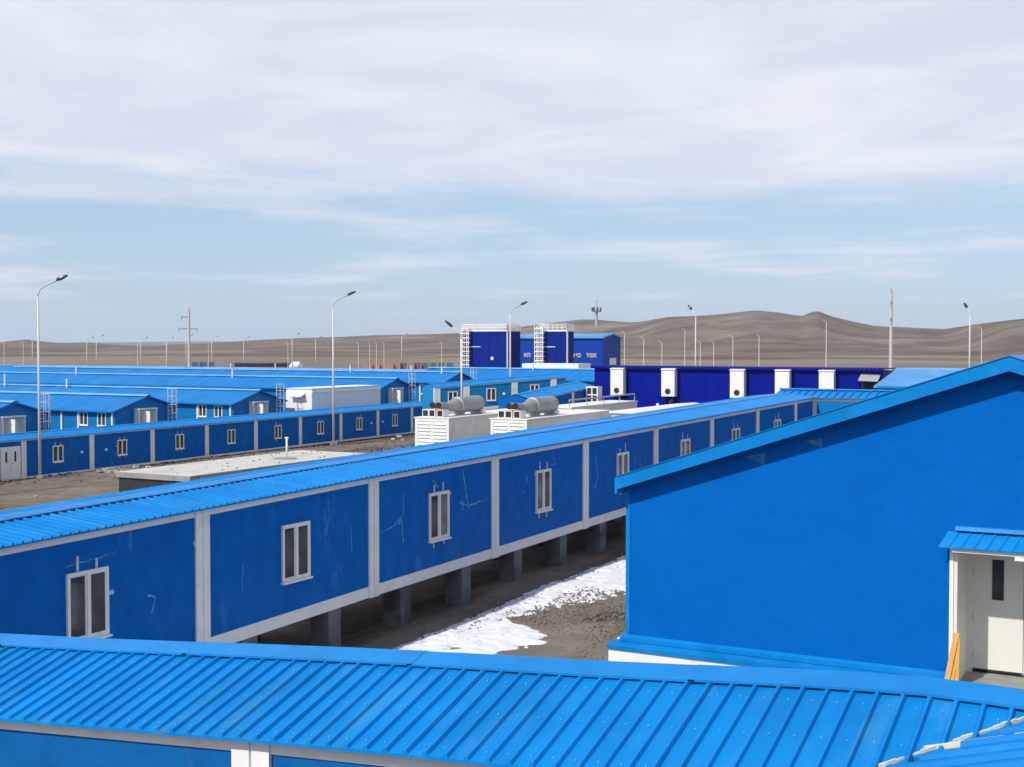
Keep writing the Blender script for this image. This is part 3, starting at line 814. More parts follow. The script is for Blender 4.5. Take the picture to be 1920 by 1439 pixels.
# ------------------------------------------------------------------ snow beside the corridor
def build_snow():
    from_edge = [(14, -17.3), (20, -17.4), (30, -17.6), (40, -17.6)]
    outer = lerp_table([(13, -13.2), (18, -13.6), (21, -13.9), (24.2, -14.0), (25.2, -14.5), (26.0, -13.7), (27.2, -14.0), (28.3, -14.9), (29.8, -15.6), (31.1, -14.9), (32.0, -14.7), (33.6, -14.2), (35, -14.4), (36, -13.9), (38, -13.4), (42, -14.2)])
    inner = lerp_table([(13, -16.4), (23.8, -16.62), (30, -16.75), (37.5, -16.7), (42, -16.65)])
    st = .06
    vs = {}; V = []; F = []
    def thick(x, y):
        a = inner(y); b = outer(y)
        n = nz(x * 1.3, y * 1.3, 2) * .55 + nz(x * 3.4, y * 3.4, 6) * .35 + nz(x * 8, y * 8, 3) * .18
        gap = .55 if 27.9 < y < 30.2 and x > -15.45 + .3 * math.sin(y * 3) else 0
        hole = nz(x * 2.2, y * 2.2, 11) * .8 + nz(x * 5.5, y * 5.5, 4) * .45
        return min((x - a) * .5, (b - x) * .26 + n * .30, .34 + hole * .75) - gap
    def vid(i, j):
        if (i, j) not in vs:
            x = -17.6 + i * st; y = 13 + j * st
            h = thick(x, y)
            vs[(i, j)] = len(V)
            V.append((x, y, ground_h(x, y) + .10 * nz(x * .25, y * .25) + .05 * nz(x * .9, y * .9, 3) + .05 * abs(nz(x * 2.1, y * 2.1, 5)) + max(-.10, min(.055, h * .38 - .01)) + .010 * nz(x * 3, y * 3, 7) + .012))
        return vs[(i, j)]
    for j in range(int(29 / st)):
        for i in range(int(5 / st)):
            x = -17.6 + (i + .5) * st; y = 13 + (j + .5) * st
            if thick(x, y) > -.22: F.append((vid(i, j), vid(i + 1, j), vid(i + 1, j + 1), vid(i, j + 1)))
    me = bpy.data.meshes.new('snow'); me.from_pydata(V, [], F); me.materials.append(M['snow'])
    for p in me.polygons: p.use_smooth = True
    setp(place(bpy.data.objects.new('snow', me)), 'melting strip of white snow on the bare ground beside the raised corridor', 'snow', kind='stuff')


build_snow()


def rubble(name, label, spots, seed, material):
    rd = random.Random(seed); mb = MB()
    for (x0, x1, y0, y1, n, s0, s1) in spots:
        for _ in range(n):
            x, y, s = rd.uniform(x0, x1), rd.uniform(y0, y1), rd.uniform(s0, s1)
            z = ground_h(x, y) + s * .15 + .06
            pts = [Vector((rd.uniform(.6, 1) * a, rd.uniform(.6, 1) * b, rd.uniform(.35, .7) * c)) * s for a, b, c in ((-1, -1, -1), (1, -1, -1), (1, 1, -1), (-1, 1, -1), (-1, -1, 1), (1, -1, 1), (1, 1, 1), (-1, 1, 1))]
            r = Matrix.Rotation(rd.uniform(0, 6), 3, 'Z')
            mb.hexa([tuple(r @ p + Vector((x, y, z))) for p in pts])
    setp(mb.build(name, material), label, 'rubble', kind='stuff')


rubble('clods', 'brown clods of spoil heaped along the foot of the far corridor', [(-70.1, -67.6, 56, 112, 700, .04, .12), (-66, -52, 60, 112, 250, .04, .09), (-63, -57, 88, 108, 160, .06, .16)], 4, M['berm'])
rubble('gravel', 'fine brown gravel strewn between the raised corridor and the hall', [(-17.3, -10.5, 21, 40, 2600, .010, .030), (-15.6, -12.5, 27, 33, 900, .012, .034)], 9, mat('gravel_stone', (0.235, 0.195, 0.152), .95, .2, 5))
rubble('stones', 'pale stones and scraps scattered on the bare ground', [(-69.6, -67.2, 65, 71, 12, .10, .26), (-66, -42, 48, 100, 60, .03, .08), (-69, -60, 100, 108, 8, .12, .3)], 5, M['stone'])

# ------------------------------------------------------------------ concrete slab roofed tank
o = root('concrete_tank', 'half buried concrete tank with a pale flat slab top and black sides', 'tank', (-54.8, 53.3, -8.95))
MB().box(.12, 5.45, .12, 16.8, -.4, 1.33).build('tank_wall', M['bitumen'], o)
for k in range(3):
    MB().box(0, 5.6, k * 5.65, k * 5.65 + 5.635, 1.335 + .004 * k, 1.62 + .004 * (k % 2)).build('slab', M['concrete'], o)
    MB().box(.06, 5.54, k * 5.65 + .06, k * 5.65 + 5.58, 1.626, 1.65 + .006 * (k % 2)).build('screed', M['slab'], o)
ho = MB().tube([(3.4, 11.0, 1.64), (3.4, 11.0, 1.70)], .75, 14); ho.build('manhole_rim', M['concrete'], o)
MB().tube([(2.6, 12.2, 1.65), (2.6, 12.2, 2.85)], .06, 10).tube([(2.48, 12.2, 2.88), (2.72, 12.2, 2.88)], .06, 8).build('vent_pipe', M['white'], o, smooth=True)
st = MB(); rd = random.Random(2)
for k in range(34):
    x, y = rd.uniform(.2, 5.4), rd.uniform(.3, 16.5); s = rd.uniform(.015, .04)
    st.box(x - s, x + s, y - s, y + s * 1.4, 1.655, 1.66 + s * 1.2)
setp(st.build('loose_bits', M['dark'], o), kind='stuff')


# ------------------------------------------------------------------ generators
def generator(x0, y0, ztop, label, n_parts=True, sil=True):
    w, h, Lg = 2.48, 2.95, 12.2
    o = root('generator', label, 'generator', (x0, y0, ztop - h), group='white containerised generators')
    MB().box(0, w, .06, Lg, .15, h).build('container', M['genwhite'], o)
    f = MB().box(0, .2, 0, .058, .15, h - .005).box(w - .2, w, 0, .058, .15, h - .005).box(w / 2 - .09, w / 2 + .09, 0, .058, .3, h - .2).box(.2, w - .2, 0, .058, h - .2, h - .005).box(.2, w - .2, 0, .058, .15, .3)
    f.build('end_frame', M['genwhite'], o)
    MB().box(.2, w - .2, .061, .075, .3, h - .2).build('louvre_back', M['black'], o, loc=(0, -.012, 0))
    me = None
    for c, (a, b) in enumerate(((.22, w / 2 - .1), (w / 2 + .1, w - .22))):
        for k in range(11):
            z = .40 + k * .215
            if me is None:
                me = MB().hexa([(0, -.05, 0), (b - a, -.05, 0), (b - a, .02, .165), (0, .02, .165), (0, -.05, .025), (b - a, -.05, .025), (b - a, .02, .19), (0, .02, .19)]).mesh('louvre', M['genwhite'])
            place(bpy.data.objects.new('louvre', me), o, (a, .03, z))
    MB().box(-.06, w + .06, -.04, Lg + .04, h, h + .05).build('roof_plate', M['white'], o)
    MB().box(w, w + .03, 4.2, 5.3, .5, 2.0).build('access_door', M['genwhite'], o)
    MB().box(w + .03, w + .05, 4.7, 5.1, .55, 1.05).build('vent_opening', M['black'], o)
    fb = MB().box(.1, w - .1, .1, Lg - .1, -1.6, .15); fb.build('plinth', M['concrete'], o)
    if sil:
        zc = h + .72; xc = w * .55
        s = MB().tube([(xc, 2.75, zc), (xc, 2.8, zc), (xc, 5.5, zc), (xc, 5.62, zc)], [.38, .52, .52, .40], 20); s.build('silencer', M['silencer'], o, smooth=False)
        MB().tube([(xc, 1.6, zc - .08), (xc, 1.85, zc - .06), (xc, 2.75, zc)], [.24, .30, .44], 16).build('silencer_cone', M['silencer'], o)
        for (dx, dz) in ((-.30, .05), (.16, .05)):
            t = MB().tube([(xc + dx * .5, 1.75, zc - .06), (xc + dx, .9, zc + dz), (xc + dx, .35, zc + dz + .02)], .20, 12, caps=False).build('exhaust_pipe', M['silencer'], o)
            MB().tube([(xc + dx, .38, zc + dz + .02), (xc + dx, .42, zc + dz + .02)], .19, 12).build('pipe_mouth', M['black'], t)
        for dx in (-.78, -.30, .28):
            t = MB().box(xc + dx - .23, xc + dx + .23, .3, 1.0, h + .06, h + .52).build('intake_hood', M['genwhite'], o)
            MB().box(xc + dx - .18, xc + dx + .18, .29, .30, h + .11, h + .47).build('hood_opening', M['black'], t, loc=(0, -.002, 0))
        sd = MB()
        for yy in (3.1, 5.2): sd.box(xc - .4, xc + .4, yy - .06, yy + .06, h + .05, h + .24)
        sd.build('saddle', M['grey'], o)
        MB().tube([(xc + .42, 5.3, h + .2), (xc + .58, 5.3, h + .2)], .17, 12).build('flange', M['white'], o)
    return o


generator(-43.53, 67.3, -4.62, 'white louvred generator container nearest the slab, weathered grey silencer on top')
generator(-38.1, 67.3, -4.55, 'white louvred generator container beside the first, shiny silencer on top')
# plain white containers behind
o = root('white_container', 'long white container lying behind the second generator, bare flat roof', 'container', (-43.0, 83.5, -7.55))
MB().box(0, 2.45, 0, 12.2, 0, 2.85).build('container', M['genwhite'], o); MB().box(-.06, 2.51, -.06, 12.26, 2.855, 2.95).build('roof_plate', M['white'], o)
MB().box(.2, 2.25, .2, 12, -1.2, -.005).build('plinth', M['concrete'], o)
ra = MB()
for yy in range(0, 13, 3): ra.tube([(2.3, yy, 2.95), (2.3, yy, 3.45)], .035, 6)
ra.tube([(2.3, 0, 3.45), (2.3, 12, 3.5)], .07, 6); ra.build('roof_rail', M['grey'], o)
o = root('white_container', 'white container with a broad sloping lid in front of the navy building', 'container', (-34.75, 77.7, -7.3))
MB().box(0, 2.5, 0, 12.0, 0, 2.7).build('container', M['white'], o)
MB().prism([(-.12, 2.705), (2.62, 2.705), (2.62, 2.80), (1.25, 2.95), (-.12, 2.84)], 'y', -.15, 12.15).build('lid', M['white'], o)
MB().box(.2, 2.3, .2, 11.8, -1.2, -.005).build('plinth', M['concrete'], o)

# ------------------------------------------------------------------ box trailer behind the far corridor
o = root('box_trailer', 'white box trailer with rounded grey side parked behind the far corridor', 'trailer', (-76.72, 96.2, -8.62))
n = 8
prof = [(0, .9), (3.1, .9), (3.1, 4.1)] + [(3.1 - .28 + .28 * math.cos(a), 4.1 + .28 * math.sin(a)) for a in [PI / 2 * i / 5 for i in range(1, 6)]] + [(.28 - .28 * math.sin(a), 4.1 + .28 * math.cos(a)) for a in [PI / 2 * i / 5 for i in range(0, 6)]]
MB().prism(prof, 'y', 0, 11.2).build('box_body', M['genwhite'], o)
MB().prism([(.02, .92), (3.08, .92), (3.08, 4.1), (2.95, 4.3), (.15, 4.3), (.02, 4.1)], 'y', -.05, -.003).build('front_panel', M['white'], o)
MB().prism([(2.0, 4.383), (3.0, 4.383), (3.16, 4.1), (3.16, 4.02), (3.105, 4.02), (3.105, 4.1), (2.9, 4.386), (2.0, 4.386)], 'y', -.06, 11.25).build('roof_edge', M['white'], o)
MB().box(-.02, 3.12, -.1, 11.25, 4.387, 4.43).build('roof_skin', M['white'], o)
aw = MB()
for k in range(6):
    a, b = .7 + k * .27, .7 + (k + 1) * .27
    za, zb_ = 3.72 + .04 * math.sin(k * 1.4), 3.72 + .04 * math.sin((k + 1) * 1.4)
    aw.add([(a, -.06, 3.95), (b, -.06, 3.95), (b, -.62, zb_), (a, -.62, za), (b, -.62, zb_ - .10), (a, -.62, za - .10)], [(0, 1, 2, 3), (3, 2, 4, 5)])
aw.build('awning', M['white'], o)
for xx in (.55, 1.2, 1.85): MB().box(xx, xx + .35, -.07, -.052, 2.15, 2.32).build('vent_slot', M['black'], o)
for yy in (7.6, 9.0):
    for xx in (.35, 2.75): MB().tube([(xx - .15, yy, .5), (xx + .15, yy, .5)], .5, 16).build('wheel', M['dark'], o)
MB().box(.6, 2.5, .4, 11, .6, .9).build('chassis', M['dark'], o)
MB().box(.5, .7, 1, 1.2, 0, .6).box(2.4, 2.6, 1, 1.2, 0, .6).build('landing_leg', M['grey'], o)


# ------------------------------------------------------------------ barrack houses behind the far corridor
def house(loc, label, L=74.0, hw=3.45, eave=3.92, ridge=4.82, front=(), pipes=(), porch=True, ladder=True, vents=(), base=False, group='blue barrack houses with gable ends', wallm='wall_lit', roofm='roof_far', zextra=1.5):
    o = root('barrack_house', label, 'house', loc, group=group)
    fw = MB().box(-L, -.12, -hw, -hw + .12, -zextra, eave - .1); fw.build('front_wall', M[wallm], o)
    MB().box(-L, -.12, hw - .12, hw, -zextra, eave - .1).build('rear_wall', M[wallm], o)
    g = MB(); pts = [(-hw, -zextra), (hw, -zextra), (hw, eave - .1), (0, ridge - .12), (-hw, eave - .1)]
    g.prism(pts, 'x', -.115, 0); g.build('gable_wall', M[wallm], o)
    g = MB(); g.prism(pts, 'x', -L, -L - .12); g.build('gable_wall', M[wallm], o)
    e = hw + .38; ze_ = eave - .1 - (ridge - eave) * .38 / hw + .0
    for s in (-1, 1):
        r = MB(); n = max(2, int(L / 5.9))
        for k in range(n):
            a, b = .32 - (L + .62) * k / n, .32 - (L + .62) * (k + 1) / n
            dz = .012 * ((k * 7) % 3)
            r.add([(a, 0, ridge + dz), (b, 0, ridge + dz), (b, s * e, ze_ + dz), (a, s * e, ze_ + dz), (a, 0, ridge - .1), (b, 0, ridge - .1), (b, s * e, ze_ - .1), (a, s * e, ze_ - .1)],
                  [(0, 1, 2, 3), (7, 6, 5, 4), (3, 2, 6, 7), (0, 3, 7, 4), (1, 5, 6, 2)])
        r.build('roof_slope', M[roofm], o)
    c = MB(); ridge_cap(c, 0, 1, .01, 0, 0, lambda y: 0) if False else None
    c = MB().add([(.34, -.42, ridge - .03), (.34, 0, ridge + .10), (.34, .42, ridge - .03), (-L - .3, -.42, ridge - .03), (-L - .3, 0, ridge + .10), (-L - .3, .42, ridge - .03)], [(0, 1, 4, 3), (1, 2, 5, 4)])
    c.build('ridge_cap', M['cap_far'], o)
    MB().box(-L, .2, -e - .05, -e + .03, ze_ - .12, ze_ + .03).build('eave_trim', M['roof'], o)
    for i, (x, z) in enumerate(front):
        window_mesh_parts(o, .95, 1.08, (x, -hw, z), G, 4, 'y', 'white', seed=i)
    for x in pipes: MB().box(x - .075, x + .075, -hw - .12, -hw - .003, -.8, eave - .35).build('wall_strip', M['white'], o)
    if base: MB().box(-3.5, -.02, -hw - .09, -hw - .004, .95, 1.25).build('white_base', M['white'], o)
    if porch:
        yc = -.35
        pf = MB().box(0.003, .55, yc - 1.02, yc - .94, 1.1, 3.72).box(0.003, .55, yc + .94, yc + 1.02, 1.1, 3.72).box(0.003, .6, yc - 1.06, yc + 1.06, 3.722, 3.82)
        p_ = pf.build('porch', M['white'], o)
        MB().box(.004, .05, yc - .93, yc + .93, 1.1, 3.71).build('porch_back', M['cream'], p_)
        MB().hexa([(.08, yc - .36, 1.15), (1.15, yc - .44, 1.15), (1.16, yc - .39, 1.15), (.08, yc - .31, 1.15), (.08, yc - .36, 3.6), (1.15, yc - .44, 3.6), (1.16, yc - .39, 3.6), (.08, yc - .31, 3.6)]).build('open_door', M['white'], p_)
    if ladder:
        l = MB(); y0 = 2.2
        for yy in (y0, y0 + .55): l.tube([(.28, yy, .6), (.28, yy, 5.35)], .035, 6)
        for k in range(16): l.tube([(.28, y0, .8 + k * .3), (.28, y0 + .55, .8 + k * .3)], .022, 5)
        l.build('roof_ladder', M['galv'], o)
        cg = MB()
        for zz in (2.6, 3.3, 4.0, 4.7, 5.3):
            cg.tube([(.28, y0, zz), (.72, y0 - .02, zz), (.9, y0 + .27, zz), (.72, y0 + .57, zz), (.28, y0 + .55, zz)], .02, 5)
        for q in ((.72, y0 - .02), (.9, y0 + .27), (.72, y0 + .57)): cg.tube([(q[0], q[1], 2.6), (q[0], q[1], 5.3)], .018, 5)
        cg.build('ladder_cage', M['galv'], o)
    for (x, h) in vents:
        t = MB().tube([(x, -.55, ridge - .3), (x, -.55, ridge + h * .8)], .085, 8).build('vent_pipe', M['white'], o)
    return o


hz = -9.05
house((-76.2, 64.2, hz + .02), 'blue barrack house at the left edge, its gable porch nearest the left lamp post', vents=((-8.3, .9),))
house((-76.2, 77.5, hz), 'blue barrack house with gable porch and ladder, second from the left edge', front=((-3.4, 3.02), (-1.4, 3.02)), pipes=(-5.85, -3.95, -.2), vents=((-20, .7), (-28, .8)))
house((-76.2, 91.6, hz), 'blue barrack house whose gable stands left of the white box trailer', front=((-3.6, 3.0), (-1.75, 2.98)), pipes=(-4.15, -.3), vents=((-33, 1.4), (-24, .9)))
house((-76.2, 114.0, hz + .55), 'blue barrack house whose gable stands right of the white box trailer', vents=((-22, 1.0), (-47, 1.0)), hw=3.2)
house((-76.2, 127.2, hz + .95), 'blue barrack house with two pale windows above the teal corridor', front=((-2.6, 2.9), (-1.0, 2.9)), pipes=(-3.1, .0), base=True, porch=False, vents=((-15, .9), (-2, .6)))
house((-60.4, 139.0, hz + 1.05), 'blue roofed house ending beside the navy building, right edge cut square', L=27, ridge=4.95, porch=False, ladder=False, vents=((-12, .8),))
house((-80.0, 153.5, hz + .35), 'second last long blue roof before the brown plain', L=95, porch=False, ladder=False, vents=((-14, .9), (-44, 1.2)))
house((-84.0, 166.5, hz + .2), 'farthest long blue roof before the brown plain', L=120, porch=False, ladder=False, vents=((-24, .9), (-60, 1.0)))
house((-158.0, 129.0, hz + .55), 'long blue barrack roof far left, nearer of two beyond the first rows', L=90, porch=False, ladder=False, vents=((-6, 1.0),))
house((-162.0, 114.5, hz + .35), 'long blue barrack roof far left behind the tall lamp', L=90, porch=False, ladder=False)
# right hand house beyond the navy building
house((21.5, 95.5, -6.7), 'pale blue roofed house at the right behind the hall gable', L=41.2, hw=6.9, eave=3.95, ridge=4.85, porch=False, ladder=False, vents=(), roofm='pale_roof')
# link corridor at the far end of the raised corridor
o = root('link_corridor', 'short blue corridor with grid ribbed roof joining the far end of the raised corridor', 'corridor', (-19.8, 66.1, -5.68), -PI / 2)
corridor(o, 26, lambda y: 0.0, 0.34, [2.1, 8, 14, 20], pitch=.40, wallm='wall_lit', back_wall=True, post_w=.42, rib=.06)

# ------------------------------------------------------------------ teal corridor rising to the right, behind the generators
o = root('teal_corridor', 'teal blue corridor on piles with leaning white posts behind the generator silencers', 'corridor', (-60.9 - 1.4, 97.7 + .9, -6.35), -math.radians(35))
tz = lambda y: .062 * y
corridor(o, 13.4, tz, .30, [.2, 3.1, 8.0, 12.1], wallm='teal', trimm='white', pitch=.3, trim_h=(.26, 2.28, 2.38), post_w=.62, eave=1.58,
         windows=[(1.75, G, 0), (5.6, GW, 0), (10.1, GW, 0)], win_z=1.35, win=(.95, 1.15))
for yy in (.6, 3.6, 6.6, 9.6, 12.6):
    for s in (1, -1): MB().box(s * 1.2 - .2, s * 1.2 + .2, yy - .2, yy + .2, -2.9, tz(yy) - .02).build('pillar', M['pillar'], o)
MB().tube([(1.5, 6.9, 1.3 + tz(7)), (1.6, 6.9, 1.3 + tz(7))], .13, 10).build('vent_hood', M['white'], o)
# corridor climbing to the navy building
o = root('climbing_corridor', 'blue roofed corridor climbing to the left end of the navy building', 'corridor', (-47.6, 88.0, -7.05), 0)
cz = lambda y: .068 * y
corridor(o, 11.2, cz, .42, [.2, 3.4, 7.2, 11.0], wallm='wall', pitch=.3, trim_h=(.18, 2.55, 2.65))
MB().box(.1, 1.3, -.06, -.003, 1.2, 2.0).build('end_window', M['glass'], o)
o = root('window_bay', 'small white framed four pane window bay tucked against the navy building', 'window', (-45.95, 97.4, -4.95))
MB().box(0, 1.1, .1, .9, .0, 1.35).build('bay_box', M['white'], o)
f = MB()
for a, b, c_, d_ in ((0, 1.1, 1.25, 1.35), (0, 1.1, 0, .1), (0, .1, .1, 1.25), (1.0, 1.1, .1, 1.25), (.5, .6, .1, 1.25), (.1, .5, .62, .72), (.6, 1.0, .62, .72)): f.box(a, b, .03, .098, c_, d_)
fo = f.build('frame', M['trim'], o)
for a in (.1, .6):
    for c_ in (.1, .72): MB().box(a, a + .4, .085, .097, c_, c_ + .52).build('pane', M['glass'], fo)
MB().box(.1, 1.0, .2, .85, -3.6, -.004).build('bay_base', M['wall'], o)

# ------------------------------------------------------------------ navy building with heater boxes
o = root('navy_building', 'long dark navy panel building with ribbed roof edge and five white wall boxes', 'building', (-46.35, 100.0, -8.4))
nw = 22.6
px = 0.0
while px < nw - .1:
    w_ = min(1.13, nw - px)
    MB().box(px + .006, px + w_ - .006, 0, .1, 0, 6.35).build('wall_panel', M['navy'], o); px += 1.13
MB().box(0, nw + 1.75, .11, 6, 0, 6.25).build('wall_core', M['navy'], o)
e = MB(); x = -.25
while x < nw + 1.9:
    e.hexa([(x, -.36, 6.44), (x + .3, -.36, 6.44), (x + .3, 6.2, 6.36), (x, 6.2, 6.36), (x + .02, -.36, 6.54), (x + .16, -.36, 6.54), (x + .16, 6.2, 6.46), (x + .02, 6.2, 6.46)]); x += .32
setp(e.build('roof_sheeting', M['navy'], o), kind='stuff')
MB().box(-.2, nw + 1.9, -.33, -.2, 6.30, 6.435).build('eave_board', M['navy'], o)
# lean-to with tilted sheet at the right end
MB().hexa([(nw + .1, -.9, 5.55), (nw + 1.6, -.9, 5.5), (nw + 1.6, .1, 6.0), (nw + .1, .1, 6.05), (nw + .1, -.9, 5.6), (nw + 1.6, -.9, 5.55), (nw + 1.6, .1, 6.05), (nw + .1, .1, 6.1)]).build('lean_to_roof', M['grey'], o)
MB().box(nw + .2, nw + 1.5, .06, .105, 3.2, 5.5).build('lean_to_opening', M['black'], o)
bx0 = None
for i, xx in enumerate((-44.53, -39.91, -33.97, -30.25, -26.73)):
    lx = xx + 46.35
    labs = ('white wall box next to the climbing corridor, leftmost of five', 'white wall box second along the navy wall', 'white wall box in the middle of the navy wall', 'white wall box fourth along the navy wall, its outlet half hidden', 'white wall box nearest the lean-to at the right end of the navy wall')
    r = root('wall_box', labs[i], 'vent box', (xx, 99.92, -4.36), group='white boxes hung along the navy wall')
    if i == 0:
        MB().prism([(0, 0), (1.16, 0), (1.16, 2.2), (0, 2.2)], 'y', -.62, 0).build('box_body', M['white'], r)
        MB().hexa([(-.05, -.70, 2.205), (1.21, -.70, 2.205), (1.21, .0, 2.32), (-.05, .0, 2.32), (-.05, -.70, 2.25), (1.21, -.70, 2.25), (1.21, .0, 2.37), (-.05, .0, 2.37)]).build('box_lid', M['white'], r)
        MB().box(.14, 1.02, -.64, -.622, .12, 2.08).build('front_panel', M['white'], r)
        MB().tube([(.58, -.66, .42), (.58, -.645, .42)], .23, 16).build('round_outlet', M['black'], r)
        rg = MB()
        for k in range(16):
            a, b = 2 * PI * k / 16, 2 * PI * (k + 1) / 16
            rg.add([(.58 + .23 * math.cos(a), -.66, .42 + .23 * math.sin(a)), (.58 + .23 * math.cos(b), -.66, .42 + .23 * math.sin(b)), (.58 + .28 * math.cos(b), -.64, .42 + .28 * math.sin(b)), (.58 + .28 * math.cos(a), -.64, .42 + .28 * math.sin(a))], [(0, 1, 2, 3)])
        rg.build('outlet_rim', M['grey'], r)
        MB().tube([(.8, -.3, 0), (.82, -.3, -.35), (.7, -.3, -.7)], .22, 10).build('outlet_hose', M['dark'], r)
        bx0 = r
    else:
        for c in [c for c in bpy.data.objects if c.parent == bx0]:
            n_ = c.copy(); C.objects.link(n_); n_.parent = r
for xx in (-44.6, -40.5):
    MB().tube([(xx + 46.35, -.09, 3.3), (xx + 46.35, -.004, 3.3)], .13, 10).build('wall_vent', M['white'], o)

# ------------------------------------------------------------------ towers and the lettered hall behind
def tower(x0, x1, d, y, ztop, label, ladder_x, side):
    o = root('boiler_tower', label, 'tower', (x0, y, -9.2), group='navy towers with caged ladders')
    w = x1 - x0; h = ztop + 9.2
    ns = 5
    for k in range(ns): MB().box(w * k / ns + .02, w * (k + 1) / ns - .02, 0, .2, 0, h).build('cladding_panel', M['navy_tower'], o)
    MB().box(.01, w - .01, .21, d, 0, h - .02).build('tower_core', M['navy_tower'], o)
    MB().box(-.12, w + .12, -.12, d + .1, h, h + .3).build('roof_deck', M['white'], o)
    rl = MB(); zz = h + .3
    def run(p, q, n):
        for k in range(n + 1):
            t = k / n; x, y_ = p[0] + (q[0] - p[0]) * t, p[1] + (q[1] - p[1]) * t
            rl.tube([(x, y_, zz), (x, y_, zz + .95)], .075, 5)
        for hh in (.33, .62, .95): rl.tube([(p[0], p[1], zz + hh), (q[0], q[1], zz + hh)], .07, 5)
    run((-.05, -.05), (w + .05, -.05), int(w / .75)); run((w + .05, -.05), (w + .05, d), 8); run((-.05, -.05), (-.05, d), 8)
    rl.build('roof_railing', M['white'], o)
    ld = MB(); lx = ladder_x - x0
    for xx in (lx, lx + .9): ld.tube([(xx, -.35, .5), (xx, -.35, h + 1.1)], .07, 5)
    z = .7
    while z < h + .9: ld.tube([(lx, -.35, z), (lx + .9, -.35, z)], .05, 5); z += .42
    ld.build('ladder', M['white'], o)
    cg = MB(); z = 2.2; i = 0
    while z < h + 1.1:
        cg.tube([(lx - .25, -.35, z), (lx - .4, -.9, z), (lx + .45, -1.3, z), (lx + 1.3, -.9, z), (lx + 1.15, -.35, z)], .13, 5); z += .80
    for q in (lx - .35, lx + .05, lx + .9, lx + 1.25): cg.tube([(q, -1.0, 2.2), (q, -1.0, h + 1)], .09, 5)
    cg.build('ladder_cage', M['white'], o)
    br = MB()
    for zz2 in (4.6, 8.6): br.box(lx + 1.1, lx + 3.2, -.12, -.004, zz2, zz2 + .12)
    br.build('wall_bracket', M['white'], o)
    if side: MB().tube([(w + .25, -.1, 0), (w + .25, -.1, h)], .16, 8).build('downpipe', M['galv'], o)
    return o


t1 = tower(-118.6, -109.4, 5.2, 199, 2.2, 'wider navy tower with white caged ladder on its left edge', -117.9, True)
MB().tube([(6.3, -.09, 6.6), (6.3, -.004, 6.6)], .3, 10).build('wall_lamp', M['white'], t1)
t2 = tower(-102.8, -97.6, 3.0, 199, 2.13, 'narrower navy tower with white caged ladder, right of the wider one', -102.9, True)
o = root('lettered_hall', 'royal blue hall with pale lettering standing behind the navy towers', 'building', (-119.0, 219.5, -9.3))
MB().box(0, 19, 0, .2, 0, 10.3).build('front_wall', M['royal'], o)
MB().prism([(0.21, 0), (8.2, 0), (8.2, 10.25), (4.2, 11.0), (0.21, 10.3)], 'x', 18.8, 19.0).build('gable_wall', M['royal'], o)
MB().prism([(-.4, 10.31), (4.2, 11.02), (8.7, 10.3), (8.7, 10.5), (4.2, 11.25), (-.4, 10.6)], 'x', -.4, 19.3).build('roof', M['pale_roof'], o)
for s_, xx in (('кп', 2.2), ('но', 12.9), ('тек', 15.6)):
    text_mesh('lettering', s_, 1.35, M['text'], o, (xx, -.04, 6.75), (PI / 2, 0, 0), 0, .03, .03)
MB().box(5.0, 6.0, -.1, -.004, 0, 10.2).build('pale_pilaster', M['grey'], o)
MB().box(19.004, 19.07, 3.0, 6.0, 5.3, 6.6).build('window', M['white'], o)
# flat white store between towers and roofs
o = root('white_store', 'long flat white roofed store at the foot of the right tower', 'building', (-93.6, 176, -8.8))
MB().box(0, 9.2, 0, 4, 0, 4.95).build('store_wall', M['white'], o); MB().box(-.25, 9.45, -.25, 4.25, 4.955, 5.75).build('flat_roof', M['white'], o)
o = root('white_dome', 'small white rounded cover showing above the blue roofs', 'tent', (-268.5, 342.0, -9.3))
MB().tube([(-1.6, -1.0, 1.3), (-.8, -.5, 2.0), (.8, .5, 2.0), (1.6, 1.0, 1.3)], [.6, 1.35, 1.35, .6], 14).build('cover', M['white'], o)

# far containers behind the roofs
conts = [(690, 'orange'), (704, 'orange'), (718, 'orange'), (731, 'orange'), (744, 'orange'), (757, 'maroon'), (770, 'orange'), (783, 'maroon'), (797, 'maroon'),
         (812, 'green'), (828, 'green'), (844, 'green'), (366, 'cblue'), (381, 'cblue'), (396, 'maroon')]
ords = ['first', 'second', 'third', 'fourth', 'fifth', 'sixth', 'seventh', 'eighth', 'ninth', 'tenth', 'eleventh']
words = {'orange': 'rust orange', 'maroon': 'maroon', 'green': 'dark green', 'cblue': 'dark blue'}
cm = {}; cnt = {}
for i, (pxx, colr) in enumerate(conts):
    a = math.atan((pxx - 960) / 2400.0) - HEAD; r = 440.0 + (i % 3)
    side = 'left of the navy towers' if pxx > 600 else 'by the grey power pole'
    cnt[(colr, pxx > 600)] = cnt.get((colr, pxx > 600), 0) + 1
    o = root('shipping_container', '%s far container, %s of its colour from left, %s' % (words[colr], ords[cnt[(colr, pxx > 600)] - 1], side), 'container', (r * math.sin(a), r * math.cos(a), -9.2 + (.45 if pxx < 600 else 0)), a * -1, 'shipping containers beyond the camp')
    if colr not in cm:
        b = MB().box(-1.15, 1.15, 0, 6, 0, 2.6).mesh('container_body', M[colr])
        d_ = MB()
        for xx in (-1.0, -.5, 0, .5, 1.0): d_.box(xx - .06, xx + .06, -.08, -.003, .1, 2.5)
        cm[colr] = (b, d_.mesh('door_rib', M['foam' if colr == 'orange' else 'grey']))
    place(bpy.data.objects.new('container_body', cm[colr][0]), o); place(bpy.data.objects.new('door_rib', cm[colr][1]), o)
o = root('dark_shed', 'low long dark shed roof on the plain behind the left roofs', 'shed', (-287.4, 333.2, -9.3), math.radians(39))
